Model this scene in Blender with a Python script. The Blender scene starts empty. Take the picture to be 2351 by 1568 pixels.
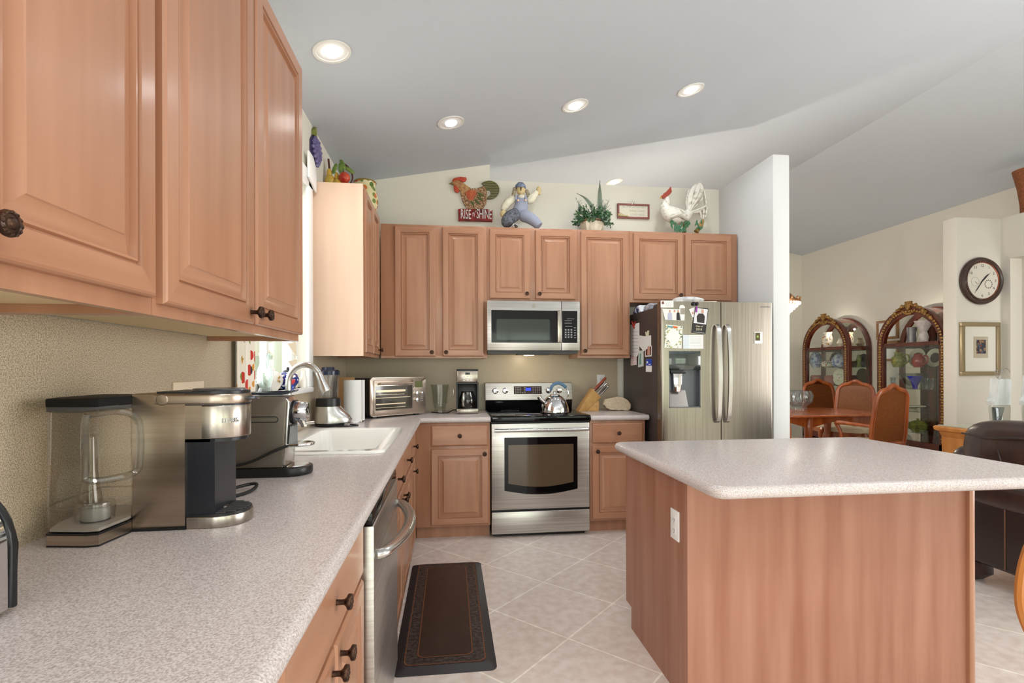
import bpy, bmesh, math, random
from mathutils import Vector, Matrix
random.seed(7)
PI=math.pi
C=bpy.context.scene.collection
SC=bpy.context.scene
# ---------------------------------------------------------------- camera, world, exposure
FPX,YAW,ROLL,CAMH=1174.0,math.radians(6.89),math.radians(0.16),1.276
cam=bpy.data.objects.new('camera',bpy.data.cameras.new('camera')); C.objects.link(cam)
cam.data.sensor_width=36; cam.data.lens=FPX/2351*36; cam.data.shift_y=62/2351; cam.data.clip_start=.02
_R=Vector((math.cos(YAW),-math.sin(YAW),0)); _F=Vector((math.sin(YAW),math.cos(YAW),0)); _U=Vector((0,0,1))
_r=_R*math.cos(ROLL)-_U*math.sin(ROLL); _u=_R*math.sin(ROLL)+_U*math.cos(ROLL)
m=Matrix.Identity(4)
for i in range(3): m[i][0]=_r[i]; m[i][1]=_u[i]; m[i][2]=-_F[i]
m[2][3]=CAMH
cam.matrix_world=m; SC.camera=cam
SC.view_settings.view_transform='Standard'; SC.view_settings.look='None'; SC.view_settings.gamma=1
SC.view_settings.use_curve_mapping=False
SC.view_settings.exposure=-0.27
W=bpy.data.worlds.new('daylight'); SC.world=W; W.use_nodes=True
wn=W.node_tree.nodes; wl=W.node_tree.links; wn.clear()
wo=wn.new('ShaderNodeOutputWorld'); wb=wn.new('ShaderNodeBackground'); wt=wn.new('ShaderNodeTexCoord'); ws=wn.new('ShaderNodeSeparateXYZ'); wr=wn.new('ShaderNodeValToRGB')
wl.new(wt.outputs['Generated'],ws.inputs[0]); wl.new(ws.outputs[2],wr.inputs[0])
mp=wn.new('ShaderNodeMath'); mp.operation='MULTIPLY_ADD'; mp.inputs[1].default_value=.5; mp.inputs[2].default_value=.5
wl.new(ws.outputs[2],mp.inputs[0]); wl.new(mp.outputs[0],wr.inputs[0])
e=wr.color_ramp.elements
e[0].position=.42; e[0].color=(.30,.36,.20,1); e[1].position=.62; e[1].color=(.92,.97,1.0,1)
e2=e.new(.5); e2.color=(.55,.68,.42,1)
wl.new(wr.outputs[0],wb.inputs[0]); wb.inputs[1].default_value=1.6; wl.new(wb.outputs[0],wo.inputs[0])
def area(name,loc,rot,sx,sy,pw,col=(1,1,1),spread=PI):
    l=bpy.data.lights.new(name,'AREA'); l.shape='RECTANGLE'; l.size=sx; l.size_y=sy; l.energy=pw; l.color=col; l.spread=spread
    o=bpy.data.objects.new(name,l); o.location=loc; o.rotation_euler=rot; C.objects.link(o); return o
# daylight through the patio doors and living room windows behind the camera, and the kitchen window at left; two added side fills among them
area('patio_daylight',(.9,-4.62,1.15),(PI/2,0,0),3.2,2.1,80,(.93,1,.90))
area('living_side_fill',(6.45,.6,1.4),(0,PI/2,0),1.9,3.2,210,(.97,.985,1))  # added fill at the right wall, which has no window here
area('left_rear_fill',(-.86,-2.3,1.5),(0,-PI/2,0),1.8,2.6,150,(.97,.985,1))  # added fill from the left rear; the wall has no opening there
area('window_daylight',(-1.3,2.83,1.85),(0,-PI/2,0),1.7,1.7,40,(.98,.99,1))
def lamp(name,loc,pw,r,col=(1,.94,.86)):
    l=bpy.data.lights.new(name,'POINT'); l.energy=pw; l.shadow_soft_size=r; l.color=col
    o=bpy.data.objects.new(name,l); o.location=loc; C.objects.link(o); return o
area('living_daylight',(4.6,-4.62,1.3),(PI/2,0,0),2.4,1.9,45,(.88,1,.80))
lamp('hall_lamp',(2.3,4.95,1.9),40,.03,(1,.90,.78))
lamp('far_room_fill',(.6,7.2,2.0),70,.15,(1,.97,.93))  # added fill that brightens the unseen room beyond, no real lamp
# ---------------------------------------------------------------- helpers
def lin(c):
    return tuple((v/255/12.92 if v/255<=.04045 else ((v/255+.055)/1.055)**2.4) for v in c)
MATS={}
def mat(name,c,rough=.5,metal=0,c2=None,scale=(8,8,8),detail=4,bump=0,bscale=None,spec=.5,trans=0,emit=0,ior=1.45,coat=0,alpha=1,lo=.35,hi=.65,kind='noise',aniso=0):
    if name in MATS: return MATS[name]
    M=bpy.data.materials.new(name); M.use_nodes=True; nt=M.node_tree; n=nt.nodes; L=nt.links
    b=n['Principled BSDF']; b.inputs['Base Color'].default_value=lin(c)+(1,); b.inputs['Roughness'].default_value=rough
    b.inputs['Metallic'].default_value=metal; b.inputs['Specular IOR Level'].default_value=spec; b.inputs['IOR'].default_value=ior
    b.inputs['Transmission Weight'].default_value=trans; b.inputs['Coat Weight'].default_value=coat; b.inputs['Coat Roughness'].default_value=.15
    b.inputs['Alpha'].default_value=alpha; b.inputs['Anisotropic'].default_value=aniso
    if emit: b.inputs['Emission Color'].default_value=lin(c)+(1,); b.inputs['Emission Strength'].default_value=emit
    if c2 is not None or bump:
        tc=n.new('ShaderNodeTexCoord'); mpn=n.new('ShaderNodeMapping'); mpn.inputs['Scale'].default_value=scale
        L.new(tc.outputs['Object'],mpn.inputs[0])
        if kind=='voronoi':
            t=n.new('ShaderNodeTexVoronoi'); t.inputs['Scale'].default_value=1; out=t.outputs['Color'] if False else t.outputs['Distance']
        else:
            t=n.new('ShaderNodeTexNoise'); t.inputs['Scale'].default_value=1; t.inputs['Detail'].default_value=detail; out=t.outputs[0]
        L.new(mpn.outputs[0],t.inputs['Vector'])
        if c2 is not None:
            r=n.new('ShaderNodeValToRGB'); r.color_ramp.elements[0].position=lo; r.color_ramp.elements[1].position=hi
            r.color_ramp.elements[0].color=lin(c)+(1,); r.color_ramp.elements[1].color=lin(c2)+(1,)
            L.new(out,r.inputs[0]); L.new(r.outputs[0],b.inputs['Base Color'])
        if bump:
            bp=n.new('ShaderNodeBump'); bp.inputs['Strength'].default_value=bump; bp.inputs['Distance'].default_value=.01
            if bscale:
                m2=n.new('ShaderNodeMapping'); m2.inputs['Scale'].default_value=bscale; L.new(tc.outputs['Object'],m2.inputs[0])
                t2=n.new('ShaderNodeTexNoise'); t2.inputs['Scale'].default_value=1; t2.inputs['Detail'].default_value=3; L.new(m2.outputs[0],t2.inputs['Vector']); out=t2.outputs[0]
            L.new(out,bp.inputs['Height']); L.new(bp.outputs[0],b.inputs['Normal'])
    MATS[name]=M; return M
def glass(name,c=(255,255,255),rough=0,mix=.75,ior=1.25):
    "clear glass: mostly see-through with a fresnel reflection, so that it stays clean with few samples"
    if name in MATS: return MATS[name]
    M=bpy.data.materials.new(name); M.use_nodes=True; nt=M.node_tree; n=nt.nodes; n.clear(); L=nt.links
    o=n.new('ShaderNodeOutputMaterial'); mx=n.new('ShaderNodeMixShader'); tr=n.new('ShaderNodeBsdfTransparent'); gl=n.new('ShaderNodeBsdfGlossy'); fr=n.new('ShaderNodeLayerWeight')
    tr.inputs[0].default_value=lin(c)+(1,); gl.inputs['Roughness'].default_value=rough; fr.inputs[0].default_value=.5
    pw=n.new('ShaderNodeMath'); pw.operation='POWER'; pw.inputs[1].default_value=ior*2.4; mm=n.new('ShaderNodeMath'); mm.operation='MULTIPLY_ADD'; mm.inputs[1].default_value=1-(1-mix)*.6; mm.inputs[2].default_value=(1-mix)*.2; mm.use_clamp=True
    L.new(fr.outputs['Facing'],pw.inputs[0]); L.new(pw.outputs[0],mm.inputs[0])
    L.new(mm.outputs[0],mx.inputs[0]); L.new(tr.outputs[0],mx.inputs[1]); L.new(gl.outputs[0],mx.inputs[2]); L.new(mx.outputs[0],o.inputs[0])
    MATS[name]=M; return M
class MB:
    def __init__(s): s.b=bmesh.new()
    def _f(s,vs,mi=0):
        try: f=s.b.faces.new(vs); f.material_index=mi; return f
        except ValueError: return None
    def v(s,p): return s.b.verts.new(p)
    def box(s,x0,y0,z0,x1,y1,z1,bev=0,mi=0,seg=2,M=None):
        P=[(x,y,z) for x in (x0,x1) for y in (y0,y1) for z in (z0,z1)]
        if M is not None: P=[M@Vector(p) for p in P]
        vs=[s.v(p) for p in P]; fs=[]
        for q in ((0,1,3,2),(4,6,7,5),(0,4,5,1),(2,3,7,6),(0,2,6,4),(1,5,7,3)): fs.append(s._f([vs[i] for i in q],mi))
        if bev:
            es=list({e for f in fs for e in f.edges}); r=bmesh.ops.bevel(s.b,geom=es,offset=bev,segments=seg,profile=.5,affect='EDGES',clamp_overlap=True)
            for f in r['faces']: f.material_index=mi
        return s
    def prism(s,pts,ax,a,b,mi=0,bev=0,seg=2,M=None):
        def W(p,t):
            q=(t,p[0],p[1]) if ax=='x' else (p[0],t,p[1]) if ax=='y' else (p[0],p[1],t)
            return M@Vector(q) if M is not None else q
        A=[s.v(W(p,a)) for p in pts]; B=[s.v(W(p,b)) for p in pts]; n=len(pts); fs=[s._f(A[::-1],mi),s._f(B,mi)]
        for i in range(n): fs.append(s._f([A[i],A[(i+1)%n],B[(i+1)%n],B[i]],mi))
        if bev:
            es=[e for f in fs[:2] for e in f.edges]; r=bmesh.ops.bevel(s.b,geom=es,offset=bev,segments=seg,profile=.5,affect='EDGES',clamp_overlap=True)
            for f in r['faces']: f.material_index=mi
        return s
    def loops(s,L,mi=0,close=True,cap0=True,cap1=True):
        R=[[s.v(p) for p in l] for l in L]; n=len(R[0])
        for i in range(len(R)-1):
            for j in range(n if close else n-1):
                k=mi[i] if isinstance(mi,(list,tuple)) else mi
                s._f([R[i][j],R[i][(j+1)%n],R[i+1][(j+1)%n],R[i+1][j]],k)
        if cap0 and close: s._f(R[0][::-1],mi[0] if isinstance(mi,(list,tuple)) else mi)
        if cap1 and close: s._f(R[-1],mi[-1] if isinstance(mi,(list,tuple)) else mi)
        return s
    def tube(s,pts,r,n=8,mi=0,caps=True,flat=1,closed=False):
        pts=[Vector(p) for p in pts]; N=len(pts); rs=list(r) if isinstance(r,(list,tuple)) else [r]*N
        if len(rs)!=N: K=len(rs)-1; rs=[rs[min(int(i*K/(N-1)),K-1)]+(rs[min(int(i*K/(N-1)),K-1)+1]-rs[min(int(i*K/(N-1)),K-1)])*(i*K/(N-1)-min(int(i*K/(N-1)),K-1)) for i in range(N)]
        L=[]; up=None
        for i in range(N):
            t=(pts[min(i+1,N-1)]-pts[max(i-1,0)]) if not closed else pts[(i+1)%N]-pts[i-1]
            t.normalize()
            if up is None:
                up=Vector((0,0,1)) if abs(t.z)<.9 else Vector((0,1,0))
            a=t.cross(up); a.normalize(); b=a.cross(t); b.normalize(); up=b
            L.append([pts[i]+a*math.cos(2*PI*k/n)*rs[i]+b*math.sin(2*PI*k/n)*rs[i]*flat for k in range(n)])
        if closed: L.append(L[0]); caps=False
        return s.loops(L,mi,True,caps,caps)
    def lathe(s,prof,c=(0,0,0),n=24,mi=0,M=None,sx=1,sy=1,a0=0,a1=2*PI):
        c=Vector(c); full=abs(a1-a0-2*PI)<1e-6; L=[]; ring=prof[0][0]>.004 and abs(prof[0][0]-prof[-1][0])<.2*prof[0][0] and len(prof)>3
        if ring: prof=list(prof)+[prof[0]]
        for (r,z) in prof:
            l=[]
            for k in range(n if full else n+1):
                a=a0+(a1-a0)*k/n; p=Vector((max(r,1e-5)*math.cos(a)*sx,max(r,1e-5)*math.sin(a)*sy,z))
                if M is not None: p=M@p
                l.append(p+c)
            L.append(l)
        return s.loops(L,mi,full,not ring,not ring)
    def ball(s,c,r,n=12,mi=0,M=None):
        rx,ry,rz=r if isinstance(r,(list,tuple)) else (r,r,r); k=max(4,n//2)
        L=[]
        for i in range(k+1):
            a=-PI/2+PI*i/k; q=max(math.cos(a),.02)
            l=[Vector((q*math.cos(2*PI*j/n)*rx,q*math.sin(2*PI*j/n)*ry,math.sin(a)*rz)) for j in range(n)]
            if M is not None: l=[M@p for p in l]
            L.append([p+Vector(c) for p in l])
        return s.loops(L,mi)
    def quad(s,*p,mi=0): s._f([s.v(q) for q in p],mi); return s
    def build(s,name,mats,parent=None,angle=35,recalc=True,kind=None,label=None,M=None):
        if recalc: bmesh.ops.recalc_face_normals(s.b,faces=s.b.faces)
        if M is not None: s.b.transform(M)
        me=bpy.data.meshes.new(name); s.b.to_mesh(me); s.b.free()
        for k in (mats if isinstance(mats,(list,tuple)) else [mats]): me.materials.append(k)
        for p in me.polygons: p.use_smooth=True
        me.set_sharp_from_angle(angle=math.radians(angle))
        o=bpy.data.objects.new(name,me); C.objects.link(o)
        if parent is not None: put(o,parent)
        if kind: o['kind']=kind
        if label: o['label']=label
        return o
def put(o,parent):
    o.parent=parent
    if parent.type=='EMPTY' and 'built' in parent: o.matrix_parent_inverse=Matrix.Translation(-Vector(parent['built']))
def tag(o,label,cat,group=None):
    o['label']=label; o['category']=cat
    if group: o['group']=group
    return o
def thing(name,label,cat,loc=(0,0,0),group=None):
    "an Empty at the base of a thing; its parts are modelled in world coordinates"
    o=bpy.data.objects.new(name,None); o.empty_display_size=.05; C.objects.link(o); o.location=loc; o['built']=tuple(loc); return tag(o,label,cat,group)
def dup(o,parent=None,label=None):
    c=o.copy(); C.objects.link(c)
    if parent is not None: c.parent=parent
    if label: c['label']=label
    for ch in list(o.children): dup(ch,c)
    return c
def struct(name,mb,m,**k): return mb.build(name,m,kind='structure',**k)
def arc(cx,cy,r,a0,a1,n=8): return [(cx+r*math.cos(math.radians(a0+(a1-a0)*i/n)),cy+r*math.sin(math.radians(a0+(a1-a0)*i/n))) for i in range(n+1)]
def rrect(x0,y0,x1,y1,r,n=5):
    return arc(x1-r,y0+r,r,-90,0,n)+arc(x1-r,y1-r,r,0,90,n)+arc(x0+r,y1-r,r,90,180,n)+arc(x0+r,y0+r,r,180,270,n)
def smooth(pts,k=3):
    "Catmull-Rom through the points"
    P=[Vector(p) for p in pts]; out=[]
    for i in range(len(P)-1):
        a=P[max(i-1,0)];b=P[i];c=P[i+1];d=P[min(i+2,len(P)-1)]
        for j in range(k):
            t=j/k; out.append(.5*((2*b)+(c-a)*t+(2*a-5*b+4*c-d)*t*t+(3*b-a-3*c+d)*t**3))
    return out+[P[-1]]
def text(s,size,name,m,parent,M,depth=.001,align='CENTER',sx=1):
    cu=bpy.data.curves.new(name,'FONT'); cu.body=s; cu.size=size; cu.extrude=depth; cu.align_x=align; cu.align_y='CENTER'; cu.resolution_u=2
    o=bpy.data.objects.new(name+'_tmp',cu); C.objects.link(o); bpy.context.view_layer.update()
    me=bpy.data.meshes.new_from_object(o.evaluated_get(bpy.context.evaluated_depsgraph_get())); bpy.data.objects.remove(o)
    me.transform(M@Matrix.Diagonal((sx,1,1,1))); me.materials.clear(); me.materials.append(m)
    q=bpy.data.objects.new(name,me); C.objects.link(q); put(q,parent); return q
def frameM(o,u,v):
    u=Vector(u).normalized(); v=Vector(v).normalized(); n=u.cross(v); M=Matrix.Identity(4)
    for i in range(3): M[i][0]=u[i]; M[i][1]=v[i]; M[i][2]=n[i]; M[i][3]=o[i]
    return M
# ---------------------------------------------------------------- materials
WOOD=mat('maple',(181,133,104),.34,c2=(158,110,82),scale=(14,14,1.1),detail=6,coat=.25,lo=.3,hi=.75)
WOODH=mat('maple_rail',(181,133,104),.34,c2=(158,110,82),scale=(1.3,1.3,16),detail=6,coat=.25,lo=.3,hi=.75)
WOODI=mat('island_veneer',(170,123,101),.45,c2=(148,98,75),scale=(16,16,.9),detail=10,lo=.34,hi=.68,coat=.1)
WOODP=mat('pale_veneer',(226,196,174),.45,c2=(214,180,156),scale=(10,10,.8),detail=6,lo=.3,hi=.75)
CABIN=mat('cabinet_underside',(226,204,160),.6)
BRONZE=mat('bronze',(58,46,42),.35,.85,c2=(92,66,50),scale=(60,60,60))
STEEL=mat('steel',(198,196,192),.33,1,c2=(178,174,168),scale=(2,2,120),detail=2,bump=.02)
STEELV=mat('steel_vertical',(176,168,158),.26,1,c2=(164,156,146),scale=(120,120,2),detail=2)
CHROME=mat('chrome',(220,220,222),.08,1)
NICKEL=mat('brushed_nickel',(205,203,200),.22,1)
BLACK=mat('black_plastic',(22,22,24),.35)
BGLASS=mat('black_glass',(7,7,9),.05,spec=.35)
GREY=mat('grey_plastic',(70,68,68),.45)
WHITE=mat('white_plastic',(236,236,234),.4)
ENAMEL=mat('sink_enamel',(242,240,234),.12,coat=.5)
WALL=mat('wall_paint',(229,225,212),.85,bump=.05,bscale=(70,70,70),scale=(1,1,1))
WALLW=mat('wall_paint_white',(222,222,221),.85,bump=.05,bscale=(70,70,70),scale=(1,1,1))
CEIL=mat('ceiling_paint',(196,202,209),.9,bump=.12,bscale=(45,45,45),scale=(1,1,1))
WALLG=mat('wall_paint_warm',(222,216,205),.85,bump=.05,bscale=(70,70,70),scale=(1,1,1))
TRIM=mat('white_trim',(240,240,238),.4)
COUNTER=mat('speckled_laminate',(214,206,204),.26,c2=(164,151,145),scale=(330,330,330),detail=3,lo=.36,hi=.7,spec=.5)
SPLASH=mat('speckled_backsplash',(210,195,170),.36,c2=(146,130,106),scale=(360,360,360),detail=3,lo=.38,hi=.64)
GLASS=glass('clear_glass')
PAPER=mat('paper',(238,237,234),.8)
def spotmat(name,base,cols,scale=30,rad=.35,rough=.4,sc3=(1,1,1),edge=None):
    "painted spots of several colours on a plain ground"
    if name in MATS: return MATS[name]
    M=bpy.data.materials.new(name); M.use_nodes=True; n=M.node_tree.nodes; L=M.node_tree.links; b=n['Principled BSDF']; b.inputs['Roughness'].default_value=rough
    tc=n.new('ShaderNodeTexCoord'); mp=n.new('ShaderNodeMapping'); mp.inputs['Scale'].default_value=[scale*k for k in sc3]; L.new(tc.outputs['Object'],mp.inputs[0])
    v=n.new('ShaderNodeTexVoronoi'); v.inputs['Scale'].default_value=1; L.new(mp.outputs[0],v.inputs['Vector'])
    s=n.new('ShaderNodeSeparateColor'); L.new(v.outputs['Color'],s.inputs[0]); r=n.new('ShaderNodeValToRGB'); r.color_ramp.interpolation='CONSTANT'; L.new(s.outputs[0],r.inputs[0])
    E=r.color_ramp.elements; E[0].color=lin(cols[0])+(1,); E[1].position=1/len(cols); E[1].color=lin(cols[1%len(cols)])+(1,)
    for i in range(2,len(cols)): q=E.new(i/len(cols)); q.color=lin(cols[i])+(1,)
    lt=n.new('ShaderNodeMath'); lt.operation='LESS_THAN'; lt.inputs[1].default_value=rad; L.new(v.outputs['Distance'],lt.inputs[0])
    mx=n.new('ShaderNodeMix'); mx.data_type='RGBA'; mx.inputs[6].default_value=lin(base)+(1,); L.new(lt.outputs[0],mx.inputs[0]); L.new(r.outputs[0],mx.inputs[7]); L.new(mx.outputs[2],b.inputs['Base Color'])
    MATS[name]=M; return M
def wavemat(name,c,c2,scale,axis='X',rough=.5,dist=0,bands=True):
    "fine stripes"
    if name in MATS: return MATS[name]
    M=bpy.data.materials.new(name); M.use_nodes=True; n=M.node_tree.nodes; L=M.node_tree.links; b=n['Principled BSDF']; b.inputs['Roughness'].default_value=rough
    tc=n.new('ShaderNodeTexCoord'); w=n.new('ShaderNodeTexWave'); w.bands_direction=axis; w.inputs['Scale'].default_value=scale; w.inputs['Distortion'].default_value=dist; L.new(tc.outputs['Object'],w.inputs[0])
    r=n.new('ShaderNodeValToRGB'); r.color_ramp.elements[0].color=lin(c)+(1,); r.color_ramp.elements[1].color=lin(c2)+(1,); L.new(w.outputs[0],r.inputs[0]); L.new(r.outputs[0],b.inputs['Base Color'])
    MATS[name]=M; return M
def ray(px,py):
    "direction through a pixel of the 2351 x 1568 photograph; met with a real plane to find where a thing stands"
    a=(px-1175.5)/FPX; b=(846-py)/FPX; g=ROLL
    a,b=a*math.cos(g)+b*math.sin(g),-a*math.sin(g)+b*math.cos(g)
    return Vector((a*math.cos(YAW)+math.sin(YAW),-a*math.sin(YAW)+math.cos(YAW),b))
def atY(px,py,y): r=ray(px,py); return r*(y/r.y)+Vector((0,0,CAMH))
def atX(px,py,x): r=ray(px,py); return r*(x/r.x)+Vector((0,0,CAMH))
def atZ(px,py,z): r=ray(px,py); return r*((z-CAMH)/r.z)+Vector((0,0,CAMH))
# ---------------------------------------------------------------- setting
XL,YB=-.88,4.48
cz=lambda x: 2.845+.1815*(x+.88)
RX,RZ=4.3,2.845+.1815*5.18; XD,ZD,YF,YN=6.5,3.36,8.8,-4.6
def tilemat():
    M=bpy.data.materials.new('floor_tile'); M.use_nodes=True; n=M.node_tree.nodes; L=M.node_tree.links; b=n['Principled BSDF']; b.inputs['Roughness'].default_value=.28
    tc=n.new('ShaderNodeTexCoord'); mp=n.new('ShaderNodeMapping'); mp.vector_type='TEXTURE'; mp.inputs['Rotation'].default_value=(0,0,math.radians(TROT)); mp.inputs['Location'].default_value=TLOC; L.new(tc.outputs['Object'],mp.inputs[0])
    br=n.new('ShaderNodeTexBrick'); br.offset=0; br.squash=1; br.inputs['Scale'].default_value=1; br.inputs['Brick Width'].default_value=TS; br.inputs['Row Height'].default_value=TS; br.inputs['Mortar Size'].default_value=.0045; br.inputs['Mortar Smooth'].default_value=.1
    br.inputs['Color1'].default_value=lin((226,214,206))+(1,); br.inputs['Color2'].default_value=lin((231,220,213))+(1,); br.inputs['Mortar'].default_value=lin((252,247,236))+(1,); L.new(mp.outputs[0],br.inputs[0])
    no=n.new('ShaderNodeTexNoise'); no.inputs['Scale'].default_value=20; no.inputs['Detail'].default_value=8; L.new(tc.outputs['Object'],no.inputs['Vector'])
    rr=n.new('ShaderNodeValToRGB'); rr.color_ramp.elements[0].position=.35; rr.color_ramp.elements[1].position=.65; rr.color_ramp.elements[0].color=lin((232,224,219))+(1,); rr.color_ramp.elements[1].color=(1,1,1,1); L.new(no.outputs[0],rr.inputs[0])
    mx=n.new('ShaderNodeMix'); mx.data_type='RGBA'; mx.blend_type='MULTIPLY'; mx.inputs[0].default_value=.75; L.new(br.outputs[0],mx.inputs[6]); L.new(rr.outputs[0],mx.inputs[7]); L.new(mx.outputs[2],b.inputs['Base Color'])
    return M
TROT,TLOC,TS=45,(.55,3.01,0),.455
struct('floor',MB().box(-1.1,YN-.1,-.06,XD+.1,YF+.1,0),tilemat())
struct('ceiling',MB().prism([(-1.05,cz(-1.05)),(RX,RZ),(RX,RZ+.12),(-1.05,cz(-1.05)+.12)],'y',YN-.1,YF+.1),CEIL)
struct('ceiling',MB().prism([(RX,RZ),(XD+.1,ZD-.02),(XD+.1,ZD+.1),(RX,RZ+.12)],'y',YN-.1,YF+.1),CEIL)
WY0,WY1,WZ0,WZ1=2.30,3.27,1.165,2.40   # kitchen window opening
w=MB()
for a in ((YN,WY0,0,2.86),(WY1,YF,0,2.86),(WY0,WY1,0,WZ0),(WY0,WY1,WZ1,2.86)): w.box(-1.02,a[0],a[2],XL,a[1],a[3])
struct('wall_left',w,WALL)
w=MB().prism([(-.88,0),(2.62,0),(2.62,2.93),(.35,2.93),(.35,cz(.35)),(-.88,cz(-.88))],'y',YB,YB+.14)
struct('wall_back',w,WALL)
struct('wall_partition',MB().box(2.48,3.68,0,2.62,YB+.14,2.93,.012),WALLW)
struct('wall_right',MB().box(XD,YN,0,XD+.1,YF,ZD+.05),WALLG)
struct('wall_far',MB().prism([(-1.02,0),(XD+.1,0),(XD+.1,ZD),(RX,RZ),(-1.02,cz(-1.02))],'y',YF,YF+.1),WALL)
w=MB()  # wall behind the camera with patio doors and living room window
for a in ((-1.02,-.75,0,4),(2.55,3.3,0,4),(5.9,XD+.1,0,4),(-.75,2.55,2.2,4),(3.3,5.9,2.25,4),(3.3,5.9,0,.3)): w.box(a[0],YN-.1,a[2],a[1],YN,a[3])
struct('wall_front',w,WALLW)
w=MB()
for x in (-.75,.33,1.43,2.5): w.box(x,YN-.06,0,x+.06,YN-.02,2.2)
for z in (0,2.14): w.box(-.75,YN-.06,z,2.55,YN-.02,z+.06)
struct('door_1',w,TRIM)
w=MB()
for x in (3.3,4.57,5.84): w.box(x,YN-.06,.3,x+.06,YN-.02,2.25)
for z in (.3,1.3,2.19): w.box(3.3,YN-.06,z,5.9,YN-.02,z+.06)
struct('window_2',w,TRIM)
# short wall with the clock, and the arcade wall running from it to the front
struct('wall_clock',MB().box(5.31,4.80,0,5.99,4.95,2.865,.01),WALLG)
w=MB()
for a in ((4.71,4.80,0,2.865),(3.3,4.71,2.42,2.865),(2.2,3.3,0,2.865)): w.box(5.85,a[0],a[2],5.99,a[1],a[3])
struct('wall_arcade',w,WALLG)
struct('baseboard_partition',MB().box(2.465,3.67,0,2.635,3.68,.09).box(2.62,3.68,0,2.632,4.62,.09),TRIM)
# kitchen window
win=MB()
for a in ((WY0,WY0+.05,WZ0,WZ1),(WY1-.05,WY1,WZ0,WZ1),(WY0,WY1,WZ0,WZ0+.04),(WY0,WY1,WZ1-.05,WZ1),(2.80,2.83,WZ0,WZ1),(WY0,WY1,1.74,1.78)): win.box(-.985,a[0],a[2],-.95,a[1],a[3])
wo_=struct('window_1',win,TRIM)
MB().box(-.97,WY0+.05,WZ0+.04,-.966,WY1-.05,WZ1-.05).build('pane',GLASS,wo_)
MB().box(-1.0,WY0-.01,1.135,-.845,WY1+.045,1.165,.006).build('sill',TRIM,wo_)
cs=MB()
for a in ((WY1-.005,WY1+.09,1.165,2.47),(WY0-.09,WY0+.005,1.165,2.47),(WY0-.09,WY1+.09,WZ1,2.50)): cs.box(XL-.001,a[0],a[2],XL+.022,a[1],a[3],.006)
cs.build('casing',TRIM,wo_)
# laminate backsplash panels
s=MB().box(XL+.001,-.6,.91,XL+.008,WY0-.02,1.3945).box(XL+.001,WY0-.02,.91,XL+.008,WY1+.05,1.134).box(XL+.001,WY1+.05,.91,XL+.008,4.471,1.372)
tag(s.build('backsplash',SPLASH),'tan speckled laminate backsplash along the window wall behind the coffee makers','backsplash')
s=MB().box(XL+.009,YB-.008,.91,1.5,YB-.001,1.845)
tag(s.build('backsplash',SPLASH),'tan speckled laminate backsplash behind the range and toaster oven','backsplash')
# ---------------------------------------------------------------- cabinets
class Face:
    "maps (u along the run, d outward, z) to the world"
    def __init__(s,kind,f): s.k=kind; s.f=f
    def __call__(s,u,d,z): return Vector((u,s.f-d,z)) if s.k=='y' else Vector((s.f+d,u,z))
    def box(s,mb,u0,u1,d0,d1,z0,z1,**k):
        a=s(u0,d0,z0); b=s(u1,d1,z1); return mb.box(min(a.x,b.x),min(a.y,b.y),z0,max(a.x,b.x),max(a.y,b.y),z1,**k)
def panel(F,u0,u1,z0,z1,prof,d=0,mats=None,name='door',parent=None,flat=False):
    mb=MB(); L=[]
    for ins,dp in prof: L.append([F(u0+ins,d+dp,z0+ins),F(u1-ins,d+dp,z0+ins),F(u1-ins,d+dp,z1-ins),F(u0+ins,d+dp,z1-ins)])
    R=[[mb.v(p) for p in l] for l in L]
    for i in range(len(R)-1):
        for j in range(4): mb._f([R[i][j],R[i][(j+1)%4],R[i+1][(j+1)%4],R[i+1][j]],1 if j in (0,2) and 1<=i<=len(R)-4 else 0)
    mb._f(R[0][::-1]); mb._f(R[-1],1 if flat else 0)
    return mb.build(name,mats or [WOOD,WOODH],parent,angle=20)
DOORP=[(0,0),(0,.013),(.003,.017),(.007,.019),(.048,.019),(.0505,.011),(.0535,.011),(.056,.0165),(.060,.0165),(.063,.006),(.069,.0065),(.092,.0155),(.094,.0175),(.097,.0175)]
DRAWP=[(0,0),(0,.011),(.004,.016),(.012,.019),(.016,.019)]
KN=None
def knob(p,F,parent,label='dark bronze knob'):
    global KN
    if KN is None:
        b=MB().lathe([(.006,0),(.0055,.012),(.006,.017),(.010,.021),(.0155,.024),(.0165,.027),(.0155,.031),(.012,.0325),(.011,.031),(.0075,.0315),(.006,.034),(.002,.0355)],n=20)
        for i in range(12):
            a=2*PI*i/12; c=(.0135*math.cos(a),.0135*math.sin(a),.031); b.ball(c,(.0034,.0022,.0022),6,M=Matrix.Rotation(a+PI/2+.5,3,'Z'))
        KN=b.build('knob',BRONZE); me=KN.data; bpy.data.objects.remove(KN); KN=me
    o=bpy.data.objects.new('knob',KN); C.objects.link(o)
    R=Matrix.Rotation(PI/2,4,'X') if F.k=='y' else Matrix.Rotation(PI/2,4,'Y')
    o.matrix_basis=Matrix.Translation(p)@R; o.parent=parent; o['label']=label; return o
def door(F,u0,u1,z0,z1,root,kn=None,prof=DOORP,d=0):
    o=panel(F,u0,u1,z0,z1,prof,d,parent=root)
    if kn: knob(F(kn[0],d+.0185,kn[1]),F,o)
    return o
def drawer(F,u0,u1,z0,z1,root,name='drawer',kn=True):
    o=panel(F,u0,u1,z0,z1,DRAWP,0,name=name,parent=root,flat=True)
    if kn: knob(F((u0+u1)/2,.0185,(z0+z1)/2),F,o)
    return o
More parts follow.
